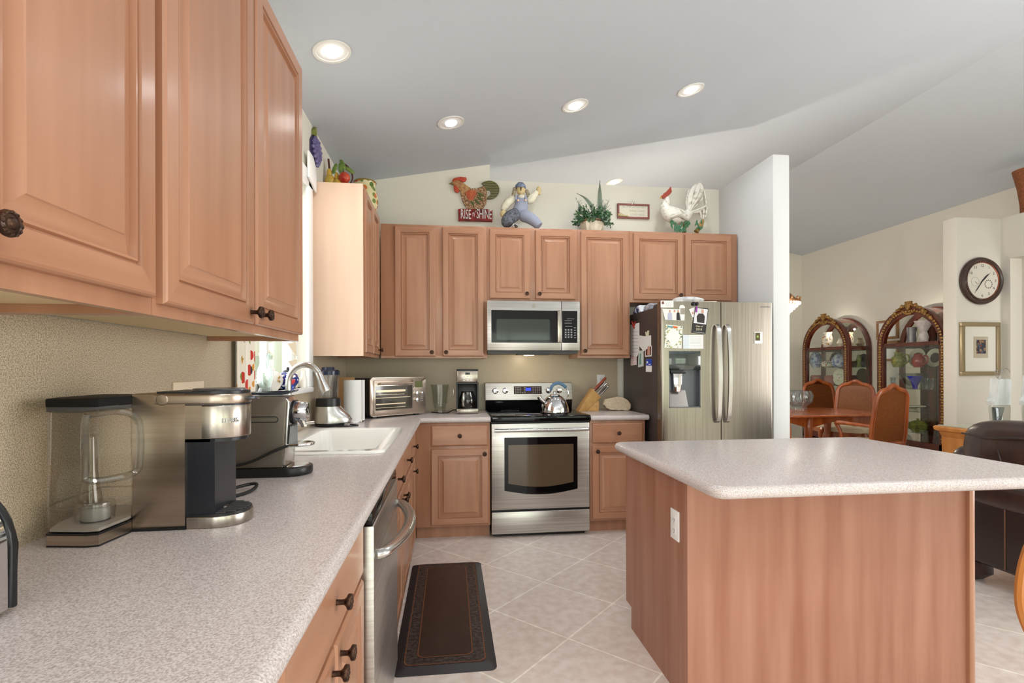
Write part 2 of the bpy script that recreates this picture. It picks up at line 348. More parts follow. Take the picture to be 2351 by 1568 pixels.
def carcass(F,u0,u1,z0,z1,depth,root,toe=0,recess=.0,hollow=False):
    b=MB()
    if hollow:
        F.box(b,u0,u1,-.02,0,z0,z1); F.box(b,u0,u0+.018,-depth,-.02,z0,z1); F.box(b,u1-.018,u1,-depth,-.02,z0,z1); F.box(b,u0+.018,u1-.018,-depth,-.02,z0,z0+.018)
    else: F.box(b,u0,u1,-depth,0,z0+recess,z1,bev=.0015)
    if recess:
        F.box(b,u0,u1,-.02,0,z0,z0+recess); F.box(b,u0,u0+.018,-depth,-.02,z0,z0+recess); F.box(b,u1-.018,u1,-depth,-.02,z0,z0+recess)
    if toe: F.box(b,u0,u1,-depth,-.07,0,toe)
    return b.build('body',[WOOD],root)
B=Face('y',4.155)   # upper cabinets on the back wall
D_U=YB-.0095-4.155
ZT=2.43
r=thing('upper_cabinet','tall two-door maple wall cabinet above the toaster oven and drip coffee maker','cabinet',(-.12,4.3,1.361))
carcass(B,-.545,.298,1.361,ZT,D_U,r,recess=.02)
door(B,-.437,-.115,1.375,2.412,r,(-.145,1.408)); door(B,-.061,.272,1.375,2.412,r,(-.032,1.408))
r=thing('upper_cabinet','short two-door maple wall cabinet directly above the microwave','cabinet',(.68,4.3,1.83))
carcass(B,.299,1.05,1.825,ZT,D_U,r); door(B,.318,.652,1.845,2.412,r,(.622,1.885)); door(B,.697,1.031,1.845,2.412,r,(.727,1.885))
r=thing('upper_cabinet','tall single-door maple wall cabinet between microwave and refrigerator','cabinet',(1.27,4.3,1.361))
carcass(B,1.051,1.502,1.361,ZT,D_U,r,recess=.02); door(B,1.077,1.484,1.385,2.412,r,(1.107,1.42))
r=thing('upper_cabinet','short two-door maple wall cabinet above the stainless refrigerator','cabinet',(1.98,4.3,1.83))
carcass(B,1.503,2.462,1.83,ZT,D_U,r); door(B,1.532,1.966,1.852,2.412,r,(1.936,1.892)); door(B,1.989,2.407,1.852,2.412,r)
Fc=Face('x',-.56)
r=thing('upper_cabinet','maple corner wall cabinet with a pale end panel beside the window','cabinet',(-.72,3.76,1.36))
carcass(Fc,3.415,4.153,1.36,2.475,.31,r,recess=.02)
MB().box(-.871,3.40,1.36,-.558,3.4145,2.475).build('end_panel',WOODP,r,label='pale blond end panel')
door(Fc,3.43,3.74,1.385,2.45,r); door(Fc,3.755,4.07,1.385,2.45,r,(4.0,1.42))
Fl=Face('x',-.56)
r=thing('upper_cabinet','maple wall cabinet cut off by the left edge, with one big door and knob showing','cabinet',(-.72,.7,1.379))
carcass(Fl,.20,1.04,1.379,2.42,.31,r,recess=.032)
door(Fl,.215,.625,1.41,2.39,r,(.595,1.448)); door(Fl,.637,1.026,1.41,2.39,r,(.667,1.448))
MB().box(-.865,.22,1.3955,-.58,1.02,1.4105).build('underside',CABIN,r,label='cream underside panel')
r=thing('upper_cabinet','two-door maple wall cabinet above the coffee makers, next to the window','cabinet',(-.72,1.5,1.379))
carcass(Fl,1.041,1.982,1.379,2.42,.31,r,recess=.032)
door(Fl,1.054,1.508,1.402,2.39,r,(1.475,1.432)); door(Fl,1.523,1.978,1.402,2.39,r,(1.553,1.432))
MB().box(-.865,1.06,1.3955,-.58,1.963,1.4105).build('underside',CABIN,r,label='cream underside panel')
# base cabinets
G=Face('y',3.84)
r=thing('base_cabinet','maple base cabinet with drawer over door, left of the range','cabinet',(.04,4.1,0))
carcass(G,-.2555,.297,.1,.8735,.62,r,toe=.1); drawer(G,-.142,.28,.70,.855,r); door(G,-.143,.282,.115,.678,r,(.253,.64))
r=thing('base_cabinet','maple base cabinet with drawer over door, between range and refrigerator','cabinet',(1.29,4.1,0))
carcass(G,1.067,1.508,.1,.8735,.62,r,toe=.1); drawer(G,1.084,1.49,.70,.855,r); door(G,1.084,1.494,.115,.678,r,(1.118,.64))
H=Face('x',-.255)
dL=.615
r=thing('base_cabinet','maple corner base cabinet with drawer over narrow door, past the sink','cabinet',(-.5,3.4,0))
carcass(H,3.09,3.838,.1,.8735,dL,r,toe=.1); drawer(H,3.11,3.55,.70,.855,r); door(H,3.11,3.55,.115,.678,r,(3.32,.62))
r=thing('base_cabinet','maple sink base cabinet with two false drawers over two doors','cabinet',(-.5,2.6,0))
carcass(H,2.105,3.089,.1,.8735,dL,r,toe=.1,hollow=True)
for a,b_ in ((2.125,2.585),(2.61,3.07)): drawer(H,a,b_,.70,.855,r,'false_drawer')
door(H,2.125,2.585,.115,.678,r,(2.555,.635)); door(H,2.61,3.07,.115,.678,r,(2.64,.635))
r=thing('base_cabinet','maple base cabinet with wide drawer over two doors, nearest side of the dishwasher','cabinet',(-.5,1.1,0))
carcass(H,.735,1.462,.1,.8735,dL,r,toe=.1); drawer(H,.755,1.44,.715,.868,r); door(H,.755,1.09,.115,.70,r,(1.06,.665)); door(H,1.105,1.44,.115,.70,r,(1.135,.665))
r=thing('base_cabinet','maple base cabinet mostly cut off at the bottom edge of the photo','cabinet',(-.5,.4,0))
carcass(H,.05,.734,.1,.8735,dL,r,toe=.1); drawer(H,.07,.715,.715,.868,r); door(H,.07,.715,.115,.70,r)
# countertops with rounded front nose
def nose(xf,s=1,t=.04,z=.914):
    "profile of the bullnose front edge, from the top back to the bottom back"
    return [(xf-s*.02+s*.02*math.cos(math.radians(a)),z-t/2+t/2*math.sin(math.radians(a))) for a in range(90,-91,-15)]
SX0,SX1,SY0,SY1=-.80,-.31,2.27,3.10
c=MB()
P=[(-.872,.914)]+nose(-.213)+[(-.872,.874)]
c.prism(P,'y',-.5,SY0); 
c.prism([(SX0,.914),(-.872,.914),(-.872,.874),(SX0,.874)],'y',SY0,SY1)
c.prism([(SX1,.914)]+nose(-.213)+[(SX1,.874)],'y',SY0,SY1)
c.prism(P,'y',SY1,3.80)
Q=[(4.472,.914),(4.472,.874)]+[(3.80+.02-.02*math.cos(math.radians(a)),.894-.02*math.sin(math.radians(a))) for a in range(90,-91,-15)]
c.box(-.872,3.80,.874,-.233,4.472,.914); c.prism(Q,'x',-.233,.298)
tag(c.build('countertop',COUNTER),'long L-shaped speckled beige laminate countertop holding the white sink','countertop')
c=MB().prism(Q,'x',1.066,1.528)
tag(c.build('countertop',COUNTER),'short speckled countertop section between the range and the refrigerator','countertop')
# island
r=thing('kitchen_island','maple veneer kitchen island base in the middle of the kitchen','island',(1.45,2.1,0))
MB().prism([(1.825,0),(2.42,0),(2.42,.1),(2.49,.1),(2.49,.874),(1.825,.874)],'x',.885,2.06).build('body',WOODI,r)
MB().prism([(1.821,0),(2.42,0),(2.42,.105),(2.495,.105),(2.495,.874),(1.821,.874)],'x',.879,.885).build('side_panel',WOODI,r)
MB().box(2.06,1.81,0,2.085,1.84,.874,.004).build('corner_trim',WOOD,r)
c=MB(); pts=rrect(.793,1.455,2.115,2.45,.05,6)
L=[]
for a in range(-90,91,15):
    q=.02*math.cos(math.radians(a)); zz=.894+.02*math.sin(math.radians(a))
    L.append([Vector((x+(.02-0)*0,y,zz)) for x,y in rrect(.793+.02-q,1.455+.02-q,2.115-.02+q,2.45-.02+q,.05-.02+q,6)])
c.loops(L); tag(c.build('island_countertop',COUNTER),'speckled beige laminate top with rounded edge on the kitchen island','countertop')
def outlet(name,label,F,u,z,w=.072,h=.117,holes=True,mate=WHITE):
    r=thing(name,label,'outlet',F(u,0,z)); o=MB(); F.box(o,u-w/2,u+w/2,0,.006,z-h/2,z+h/2,bev=.002); o.build('cover_plate',mate,r)
    if holes:
        vert=h>w
        for s in (-1,1):
            b=MB(); uu=u if vert else u+s*.02; zz=z+s*.02 if vert else z
            F.box(b,uu-.016,uu+.016,.004,.0075,zz-.014,zz+.014,bev=.003)
            F.box(b,uu-.007,uu-.005,.0074,.0079,zz-.004,zz+.006,mi=1); F.box(b,uu+.005,uu+.007,.0074,.0079,zz-.004,zz+.006,mi=1); F.box(b,uu-.002,uu+.002,.0074,.0079,zz-.011,zz-.007,mi=1)
            b.build('receptacle',[mate,BLACK],r)
    return r
class FaceN(Face):
    def __call__(s,u,d,z): return Vector((s.f-d,u,z))
outlet('wall_outlet','white duplex outlet on the left end of the island',FaceN('x',.879),1.92,.66)
outlet('wall_outlet','white outlet on the backsplash behind the knife block',Face('y',YB-.008),1.345,1.16)
outlet('wall_outlet','cream double outlet on the backsplash above the pod brewer',Face('x',XL+.008),1.83,1.19,w=.20,h=.09,mate=mat('ivory_plastic',(232,214,190),.4))
# ---------------------------------------------------------------- recessed ceiling lights, then added fill spots
LREF=mat('light_reflector',(245,245,242),.3); LRING=mat('light_ring',(226,224,218),.5); BULB=mat('glowing_bulb',(255,252,246),.5,emit=9); BULB2=mat('dim_bulb',(240,246,255),.5,emit=1.6)
def ceiling_spot(x,y,label,pw,bulb=BULB):
    z=cz(x); r=thing('ceiling_light',label,'ceiling light',(x,y,z),'recessed kitchen ceiling lights')
    a=math.atan(.1815); M=Matrix.Rotation(-a,3,'Y'); c=Vector((x,y,z))
    MB().lathe([(.096,-.001),(.094,-.006),(.080,-.005),(.078,-.001)],c,32,M=M).build('trim_ring',LRING,r)
    MB().lathe([(.079,-.0015),(.0715,-.003),(.044,-.0026),(.042,-.0022)],c,32,M=M).build('reflector',LREF,r)
    MB().lathe([(.043,-.0025),(.040,-.012),(.026,-.02),(.001,-.0215)],c,20,M=M).build('bulb',bulb,r)
    if pw:
        l=bpy.data.lights.new('ceiling_spot','SPOT'); l.energy=pw; l.spot_size=math.radians(150); l.spot_blend=.6; l.shadow_soft_size=.06; l.color=(.9,.96,1) if x>.5 else (1,.97,.92)
        o=bpy.data.objects.new('ceiling_spot',l); o.location=c+Vector((0,0,-.06)); C.objects.link(o)
    return r
ceiling_spot(-.595,2.70,'recessed ceiling light nearest the camera, over the sink side of the kitchen',22)
ceiling_spot(.01,3.62,'dim recessed ceiling light with unlit-looking bulb, above the rooster sign',6,BULB2)
ceiling_spot(.90,3.60,'recessed ceiling light above the range, middle of the back row',24)
ceiling_spot(1.765,3.58,'recessed ceiling light above the refrigerator, right end of the back row',20)
ceiling_spot(1.80,5.46,'recessed ceiling light beyond the back wall, seen just over its top',30)
for x,y in ((.6,-.6),(2.2,-.6),(.6,-2.6),(2.2,-2.6),(3.8,.8),(3.8,-1.6)):  # added fill spots behind the camera, without fixtures, to brighten the room
    l=bpy.data.lights.new('ceiling_spot','SPOT'); l.energy=60; l.spot_size=math.radians(150); l.spot_blend=.6; l.shadow_soft_size=.1; l.color=(1,.985,.96)
    o=bpy.data.objects.new('ceiling_spot',l); o.location=(x,y,cz(x)-.06); C.objects.link(o)
# ---------------------------------------------------------------- appliances
RED=mat('red_paint',(176,44,34),.5); BLUE=mat('blue_plastic',(30,70,190),.4); PURPLE=mat('purple_plastic',(140,40,150),.4)
LCD=mat('lit_display',(40,60,235),.3,emit=1.5); GREYT=mat('grey_lettering',(150,150,150),.5); WHT=mat('white_lettering',(232,232,230),.6)
# range
X0,X1=.302,1.062
r=thing('range','stainless freestanding electric range with black glass cooktop','range',(.68,4.1,0))
MB().box(X0+.004,3.85,.03,X1-.004,4.45,.90).build('body',BLACK,r)
MB().box(X0+.03,3.87,.0,X1-.03,4.4,.03).build('plinth',BLACK,r)
c=MB().box(X0-.002,3.79,.872,X1+.002,4.44,.922,.012,seg=3)
for x,y,q in ((.50,4.0,.10),(.50,4.27,.075),(.86,4.27,.09),(.86,4.0,.075)): c.lathe([(q,.9222),(q,.9226),(q-.004,.9226),(q-.004,.9222)],(x,y,0),32,mi=1)
c.build('cooktop',[BGLASS,mat('burner_ring',(70,70,72),.3)],r)
o=MB().box(X0+.003,3.822,.212,X1-.003,3.85,.862,.006).build('oven_door',STEEL,r)
wz0,wz1=.337,.756; pts=[(.402,wz1),(.402,wz0+.02)]+[(.402+.562*i/12,wz0+.02-.035*math.sin(PI*i/12)) for i in range(1,12)]+[(.964,wz0+.02),(.964,wz1)]
MB().prism(pts,'y',3.8195,3.8225).build('window_border',BGLASS,o)
pts=[(.432,.70),(.432,.41)]+[(.432+.5*i/12,.41-.03*math.sin(PI*i/12)) for i in range(1,12)]+[(.932,.41),(.932,.70)]
MB().prism(pts,'y',3.8185,3.8197).build('window',mat('oven_window',(84,70,54),.06,spec=.5,coat=.3),o)
h=MB().tube([(.325,3.775,.815),(1.04,3.775,.815)],.013,12)
for x in (.345,1.02): h.box(x-.012,3.775,.805,x+.012,3.825,.825,.003)
h.build('handle',NICKEL,o)
MB().box(X0+.003,3.822,.03,X1-.003,3.85,.197,.006).build('drawer',STEEL,r)
g=MB().prism([(4.40,.998),(4.375,1.005),(4.395,1.148),(4.41,1.153),(4.455,1.153),(4.455,.998)],'x',X0-.004,X1+.0,bev=.003).build('backguard',STEEL,r)
MB().prism([(4.41,.92),(4.40,.998),(4.455,.998),(4.455,.92)],'x',X0,X1).build('lower_backguard',BGLASS,r)
def bg(x,z,d=.0): return Vector((x,4.3755+(z-1.005)*.14-d,z))
e=.001
c=MB().loops([[bg(.545,1.055,0),bg(.79,1.055,0),bg(.79,1.122,0),bg(.545,1.122,0)],[bg(.545,1.055,.002),bg(.79,1.055,.002),bg(.79,1.122,.002),bg(.545,1.122,.002)]],cap0=False)
for i in range(5):
    for j in range(4):
        if i!=3 or j==0: z=1.064+.014*j; x=.556+.02*i; c.quad(bg(x,z,.0025),bg(x+.011,z,.0025),bg(x+.011,z+.006,.0025),bg(x,z+.006,.0025),mi=1)
for i in range(4):
    for j in range(4): z=1.064+.014*j; x=.71+.019*i; c.quad(bg(x,z,.0025),bg(x+.007,z,.0025),bg(x+.007,z+.006,.0025),bg(x,z+.006,.0025),mi=1)
c.quad(bg(.65,1.083,.003),bg(.695,1.083,.003),bg(.695,1.107,.003),bg(.65,1.107,.003),mi=2)
c.build('control_panel',[mat('brown_glass',(52,34,24),.08),GREYT,LCD],g)
for x in (.385,.47,.85,.945):
    p=bg(x,1.085); MB().lathe([(.027,0),(.026,.006),(.021,.008),(.019,.026),(.001,.028)],p,24,M=Matrix.Rotation(PI/2,3,'X')).box(x-.004,p.y-.034,1.066,x+.004,p.y-.02,1.104,.002).build('knob',CHROME,g)
# microwave
r=thing('microwave','stainless over-the-range microwave with black glass door','microwave',(.67,4.3,1.42))
MB().box(.3005,4.092,1.424,1.049,4.468,1.817).build('body',BLACK,r)
d=MB().box(.292,4.062,1.42,.893,4.092,1.819,.004).build('door',STEEL,r)
MB().prism([(p[0],p[1]) for p in rrect(.326,1.483,.872,1.742,.006)],'y',4.0605,4.063).build('window_border',BGLASS,d)
MB().prism(rrect(.368,1.505,.80,1.672,.012),'y',4.0597,4.0607).build('window',mat('microwave_window',(46,54,48),.06,spec=.4,coat=.15),d)
MB().box(.857,4.035,1.483,.889,4.062,1.744,.006).build('handle',STEELV,d)
MB().lathe([(.016,0),(.016,.002),(.001,.0025)],(.668,4.062,1.778),24,M=Matrix.Rotation(PI/2,3,'X')).build('badge',mat('badge_grey',(150,146,136),.4,.6),d)
MB().box(.895,4.062,1.42,1.049,4.092,1.819,.004).build('control_frame',STEEL,r)
k=MB().prism(rrect(.899,1.483,1.026,1.742,.005),'y',4.060,4.063)
for i in range(3):
    for j in range(4): k.box(.922+.024*i,4.0592,1.522+.02*j,.936+.024*i,4.0602,1.534+.02*j,mi=1)
for j in range(5): k.box(.998,4.0592,1.522+.02*j,1.014,4.0602,1.528+.02*j,mi=1)
for z,a in ((1.615,.925),(1.64,.92),(1.66,.92),(1.675,.94)): k.box(a,4.0592,z,a+.06,4.0602,z+.004,mi=1)
k.build('keypad',[BGLASS,GREYT],r)
u=MB().box(.30,4.10,1.395,1.04,4.44,1.424).box(.34,4.105,1.3945,.46,4.2,1.3955,mi=1).box(.88,4.105,1.3945,1.0,4.2,1.3955,mi=1).box(.54,4.09,1.385,.80,4.2,1.4,mi=2)
u.build('underside',[GREY,GREYT,BLACK],r)
MB().box(.60,4.12,1.381,.68,4.16,1.3852).build('cooktop_lamp',mat('cooktop_lamp',(255,226,180),.5,emit=3),r)
l=lamp('cooktop_lamp',(.64,4.2,1.37),2.2,.03,(1,.85,.62))
# refrigerator
r=thing('refrigerator','stainless side-by-side refrigerator covered with notes and magnets','refrigerator',(1.985,4.0,0))
FRS=mat('fridge_steel',(152,145,134),.27,1,c2=(140,132,122),scale=(120,120,2),detail=2)
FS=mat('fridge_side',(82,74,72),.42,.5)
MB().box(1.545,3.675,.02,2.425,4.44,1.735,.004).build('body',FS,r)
MB().box(1.56,3.68,0,2.41,4.3,.03).build('plinth',BLACK,r)
MB().box(1.56,3.63,1.735,1.68,3.80,1.765,.008).build('hinge_cover',GREY,r); MB().box(2.29,3.63,1.735,2.41,3.80,1.765,.008).build('hinge_cover',GREY,r)
def rounddoor(x0,x1,z0,z1,left):
    y0,y1=3.602,3.668; R=.02
    return [(x0,y1),(x0,y0+R)]+[(x0+R-R*math.cos(a*PI/16),y0+R-R*math.sin(a*PI/16)) for a in range(1,9)]+[(x1,y0),(x1,y1)] if left else [(x0,y1),(x0,y0)]+[(x1-R+R*math.sin(a*PI/16),y0+R-R*math.cos(a*PI/16)) for a in range(0,9)]+[(x1,y1)]
hx0,hx1,hz0,hz1=1.600,1.846,.982,1.402
b=MB().prism(rounddoor(1.54,hx0,0,0,True),'z',.05,1.768)
b.box(hx1,3.602,.05,2.004,3.668,1.768).box(hx0,3.602,.05,hx1,3.668,hz0).box(hx0,3.602,hz1,hx1,3.668,1.768).box(hx0,3.66,hz0,hx1,3.668,hz1)
FD=b.build('freezer_door',FRS,r)
MB().box(hx0,3.600,1.262,hx1,3.63,hz1,.002).build('dispenser_display',mat('dispenser_glass',(26,40,34),.03,spec=.9,coat=.8),FD)
c=MB().box(hx0+.0,3.603,hz0,hx0+.006,3.66,1.262).box(hx1-.006,3.603,hz0,hx1,3.66,1.262).box(hx0,3.603,hz0,hx1,3.66,hz0+.008).box(hx0,3.652,hz0,hx1,3.66,1.262)
c.prism([(3.603,hz0+.008),(3.652,hz0+.008),(3.652,1.11)],'x',hx0+.006,hx0+.15,mi=1)
c.build('dispenser_recess',[mat('dispenser_grey',(98,100,106),.3,.3),mat('dispenser_tray',(120,116,112),.25,.6)],FD)
MB().prism([(1.648,1.10),(1.702,1.10),(1.71,1.235),(1.64,1.235)],'y',3.615,3.632,bev=.004).box(1.615,3.606,1.235,1.735,3.65,1.265,.004,mi=1).build('dispenser_paddle',[CHROME,BLACK],FD)
RD=MB().prism(rounddoor(2.010,2.428,0,0,False),'z',.05,1.768).build('refrigerator_door',FRS,r)
for x,par in ((1.968,FD),(2.046,RD)):
    P=smooth([(x+(.018 if par==FD else 0)*0,3.597,.868),(x,3.560,.93),(x,3.540,1.23),(x,3.560,1.54),(x,3.597,1.602)],8)
    MB().loops([[p+Vector((sx*.014,sy*.008,0)) for sx,sy in ((-1,-1),(1,-1),(1,1),(-1,1))] for p in P]).build('handle',NICKEL,par)
text('SAMSUNG',.018,'brand_lettering',GREYT,RD,frameM((2.36,3.6012,1.735),(1,0,0),(0,0,1)),.0004)
# dishwasher
r=thing('dishwasher','stainless dishwasher with curved bar handle under the long countertop','dishwasher',(-.5,1.78,0))
MB().box(-.86,1.472,.1,-.26,2.096,.87).build('body',BLACK,r); MB().box(-.82,1.475,0,-.32,2.094,.1).build('toe_kick',BLACK,r)
d=MB().box(-.258,1.470,.105,-.213,2.098,.835,.004).build('door',STEEL,r)
MB().box(-.258,1.470,.838,-.217,2.098,.872,.003).build('control_strip',BGLASS,r)
P=smooth([(-.216,1.50,.745),(-.185,1.53,.745),(-.150,1.66,.745),(-.140,1.785,.745),(-.150,1.91,.745),(-.185,2.04,.745),(-.216,2.07,.745)],6)
MB().tube(P,[.018]+[.02]*(len(P)-2)+[.018],14,flat=.75).build('handle',NICKEL,d)
# sink and faucet
r=thing('sink','white drop-in single-bowl kitchen sink in the long countertop','sink',(-.55,2.69,.914))
def rl(x0,y0,x1,y1,q,z): return [Vector((x,y,z)) for x,y in rrect(x0,y0,x1,y1,q,6)]
MB().loops([rl(-.838,2.232,-.282,3.138,.05,.9145),rl(-.838,2.232,-.282,3.138,.05,.920),rl(-.832,2.238,-.288,3.132,.045,.9265),rl(-.745,2.285,-.325,3.085,.05,.9265),rl(-.735,2.295,-.335,3.075,.05,.921),rl(-.725,2.31,-.345,3.06,.06,.80),rl(-.70,2.335,-.37,3.035,.08,.745),rl(-.62,2.5,-.45,2.87,.08,.735)],cap0=False).build('basin',ENAMEL,r,recalc=False)
MB().lathe([(.04,.7365),(.038,.739),(.001,.737)],(-.535,2.69,0),20).build('drain',CHROME,r)
fx,fy=-.782,2.60
r=thing('faucet','tall gooseneck pull-down chrome faucet behind the white sink','faucet',(fx,fy,.9265))
MB().lathe([(.034,.9265),(.034,.931),(.028,.936),(.023,.95),(.021,1.02),(.019,1.035),(.001,1.036)],(fx,fy,0),24).build('base',NICKEL,r)
P=[(fx,fy,1.0),(fx,fy,1.1),(fx,fy,1.19)]+[(fx+.078-.078*math.cos(math.radians(a)),fy,1.205+.093*math.sin(math.radians(a))) for a in range(0,150,12)]
MB().tube(P,.0145,14).build('spout',NICKEL,r)
q=Vector(P[-1]); dd=Vector((.36,0,-.93)).normalized()
MB().tube([q,q+dd*.01,q+dd*.045,q+dd*.085,q+dd*.10],[.0155,.017,.019,.026,.027],16).build('spray_head',NICKEL,r)
MB().tube([(fx+.015,fy,1.005),(fx+.05,fy-.004,1.008),(fx+.125,fy-.01,1.016)],[.011,.006,.0075],10).build('lever',NICKEL,r)
# ---------------------------------------------------------------- things on the counters
ct=.9145
BROWNST=mat('bronze_steel',(178,164,150),.28,1,c2=(166,152,138),scale=(2,2,110),detail=2)
# pod brewer with water jug, facing the room
r=thing('pod_coffee_maker','stainless pod brewer with big clear water tank, in front of the bronze capsule machine','coffee maker',(-.62,1.28,ct))
yc,rr=1.300,.066
MB().prism([(-.706,1.236),(-.596,1.236),(-.596,1.364),(-.706,1.364)],'z',ct+.004,1.222,bev=.003).box(-.598,1.2362,1.118,-.560,1.3638,1.194).build('body',BROWNST,r)
MB().box(-.708,1.233,ct,-.594,1.367,ct+.006).build('foot',BLACK,r)
MB().prism([(-.596,1.242),(-.535,1.242),(-.535,1.358),(-.596,1.358)],'z',ct+.004,1.118).build('column',mat('brewer_black',(30,32,38),.3),r)
def dplan(x0,xc,R,n=14): return [(x0,yc-R)]+[(xc+R*math.sin(PI*i/n),yc-R*math.cos(PI*i/n)) for i in range(n+1)]+[(x0,yc+R)]
MB().prism(dplan(-.560,-.545,.064),'z',1.118,1.193,bev=.002).prism(dplan(-.60,-.545,.058),'z',1.110,1.118,mi=1).build('brew_head',[STEELV,BLACK],r)
hd=MB().prism(dplan(-.66,-.545,.0655),'z',1.196,1.220,bev=.004)
hd.prism(dplan(-.655,-.545,.063),'z',1.192,1.226,mi=1).lathe([(.013,-.004),(.013,0),(.011,.002),(.001,.0025)],(-.643,1.2345,1.208),20,M=Matrix.Rotation(PI/2,3,'X'))
hd.build('lever_handle',[BROWNST,BLACK],r)
MB().lathe([(.06,1.2265),(.055,1.231),(.001,1.232)],(-.548,yc,0),24).box(-.483,yc-.018,1.204,-.462,yc+.018,1.213,.003).build('lid',mat('lid_grey',(96,98,104),.25,.6),r)
tr=MB().prism(dplan(-.593,-.540,.064),'z',ct,.940,bev=.002).build('drip_tray',STEELV,r)
gb=MB().prism(dplan(-.59,-.540,.061),'z',.940,.9455)
for i in range(9):
    y=yc-.052+.013*i; hw=math.sqrt(max(0,.058**2-(y-yc)**2)); gb.box(-.585,y-.0025,.9455,-.540+hw,y+.0025,.948,mi=1)
gb.lathe([(.016,.948),(.016,.950),(.010,.9505),(.001,.949)],(-.545,yc,0),20,mi=2)
gb.build('grille',[BLACK,GREY,BROWNST],tr)
text('KEURIG',.015,'brand_lettering',mat('etched_grey',(206,204,200),.5),r,frameM((-.5035,1.2505,1.158),(.766,.643,0),(0,0,1)),.0022,sx=.72)
poly=[(-.817,1.148),(-.735,1.136),(-.715,1.140),(-.706,1.222),(-.712,1.345),(-.835,1.345),(-.835,1.2)]
def sh(k): cx,cy=-.77,1.24; return [(cx+(x-cx)*k,cy+(y-cy)*k) for x,y in poly]
TK=glass('smoky_tank',(244,241,236),.03,.66)
MB().prism(poly,'z',ct+.002,.938).build('tank_base',BROWNST,r); MB().prism(sh(1.015),'z',.938,.942).prism(sh(1.01),'z',ct,ct+.003).build('tank_gasket',BLACK,r)
tk=MB().prism(sh(.985),'z',.943,1.190,bev=.004).build('water_tank',TK,r,label='clear water tank')
MB().prism(sh(.95),'z',.944,.950).build('tank_floor',mat('tank_floor',(168,162,156),.3),tk)
MB().tube([(x,y,.993) for x,y in sh(.99)],.0022,6,closed=True).build('rim_line',glass('handle_glass',(235,235,232),.03,.62),tk)
MB().lathe([(.034,.951),(.036,.975),(.034,.99)],(-.765,1.21,0),20).build('filter_cup',glass('pitcher_glass',(250,252,250),.02,.6),tk)
MB().lathe([(.024,.95),(.026,.96),(.024,.985),(.001,.99)],(-.765,1.21,0),18).lathe([(.027,.948),(.027,.952),(.001,.953)],(-.765,1.21,0),18,mi=1).build('filter',[mat('filter_grey',(150,150,148),.4),BLACK],tk)
MB().lathe([(.022,.99),(.013,1.06),(.012,1.13),(.016,1.135),(.001,1.137)],(-.775,1.21,0),14).build('riser_tube',TK,tk)
MB().prism(sh(1.0),'z',1.190,1.200,mi=0).prism(sh(1.015),'z',1.199,1.217,bev=.003,mi=1).build('tank_lid',[GREY,mat('matte_black',(18,18,19),.6,spec=.25)],r)
P=[Vector((-.728+.078*u,1.13+.035*u,z)) for u,z in ((0,1.185),(.55,1.190),(.9,1.178),(1,1.15),(1,1.09),(.92,1.062),(.55,1.052),(0,1.052),(-.05,1.08),(-.05,1.16))]
MB().tube(smooth(P+[P[0]],4),.0075,10).build('tank_handle',glass('handle_glass',(235,235,232),.03,.62),tk)
# capsule machine
TI=mat('titanium_paint',(112,104,94),.38,.5)
r=thing('capsule_machine','bronze-grey capsule coffee machine with chrome lever, between pod brewer and sink','coffee maker',(-.62,1.86,ct))
ya,yb=1.80,1.91
MB().prism([(-.80,ya-.012),(-.56,ya-.012)]+[(-.54+.062*math.sin(PI*i/10),(ya+yb)/2-.067*math.cos(PI*i/10)) for i in range(11)]+[(-.80,yb+.012)],'z',ct,.944,bev=.006).build('base',BLACK,r)
MB().prism([(-.78,.945),(-.562,.945),(-.548,1.168),(-.556,1.184),(-.78,1.186)],'y',ya,yb,bev=.004).build('body',TI,r)
MB().prism([(-.5625,.95),(-.553,.95),(-.539,1.165),(-.552,1.18)],'y',ya+.003,yb-.003,bev=.003).build('front_frame',NICKEL,r)
f=MB().prism([(-.554,1.01),(-.547,1.01),(-.540,1.085),(-.549,1.085)],'y',ya+.012,yb-.012,mi=0)
for i in range(10): y=ya+.016+i*.0085; f.box(-.549,y,1.015,-.539,y+.003,1.08,mi=1)
f.build('front_grille',[BLACK,GREYT],r)
MX=Matrix.Rotation(PI/2,3,'Y')
MB().lathe([(.040,-.02),(.042,.0),(.040,.012),(.001,.013)],(-.545,1.855,1.128),24,M=MX).build('brew_collar',BLACK,r)
MB().lathe([(.034,0),(.034,.035),(.030,.042),(.026,.043),(.001,.040)],(-.535,1.855,1.13),24,M=MX).build('brew_head',CHROME,r)
MB().prism([(-.74,1.188),(-.57,1.188),(-.535,1.198),(-.532,1.205),(-.575,1.197),(-.74,1.197)],'y',ya+.02,yb-.02,bev=.003).build('lever',mat('lever_grey',(92,100,116),.25,.7),r)
MB().tube([(-.515,1.855,1.10),(-.508,1.855,1.085),(-.506,1.855,1.075)],[.014,.010,.009],10).build('spout',CHROME,r)
MB().prism([(-.55,1.81)]+[(-.515+.045*math.sin(PI*i/10),1.855-.045*math.cos(PI*i/10)) for i in range(11)]+[(-.55,1.90)],'z',1.012,1.022,bev=.003).build('cup_support',CHROME,r)
MB().lathe([(.05,.9445),(.048,.948),(.001,.9485)],(-.535,1.855,0),20,sx=.9).build('drip_grid',NICKEL,r)
g=[(x,ya-.0005,z) for x,z in rrect(-.70,1.098,-.575,1.116,.0085)]
MB().tube(g,.0016,6,closed=True).build('side_groove',BLACK,r)
r=tag(MB().tube(smooth([(-.80,1.785,.925),(-.74,1.783,.95),(-.66,1.782,.968),(-.59,1.785,1.0),(-.545,1.80,1.017)],6),.0045,8).build('power_cord',BLACK),'black cord sagging across the side of the capsule machine','cord')
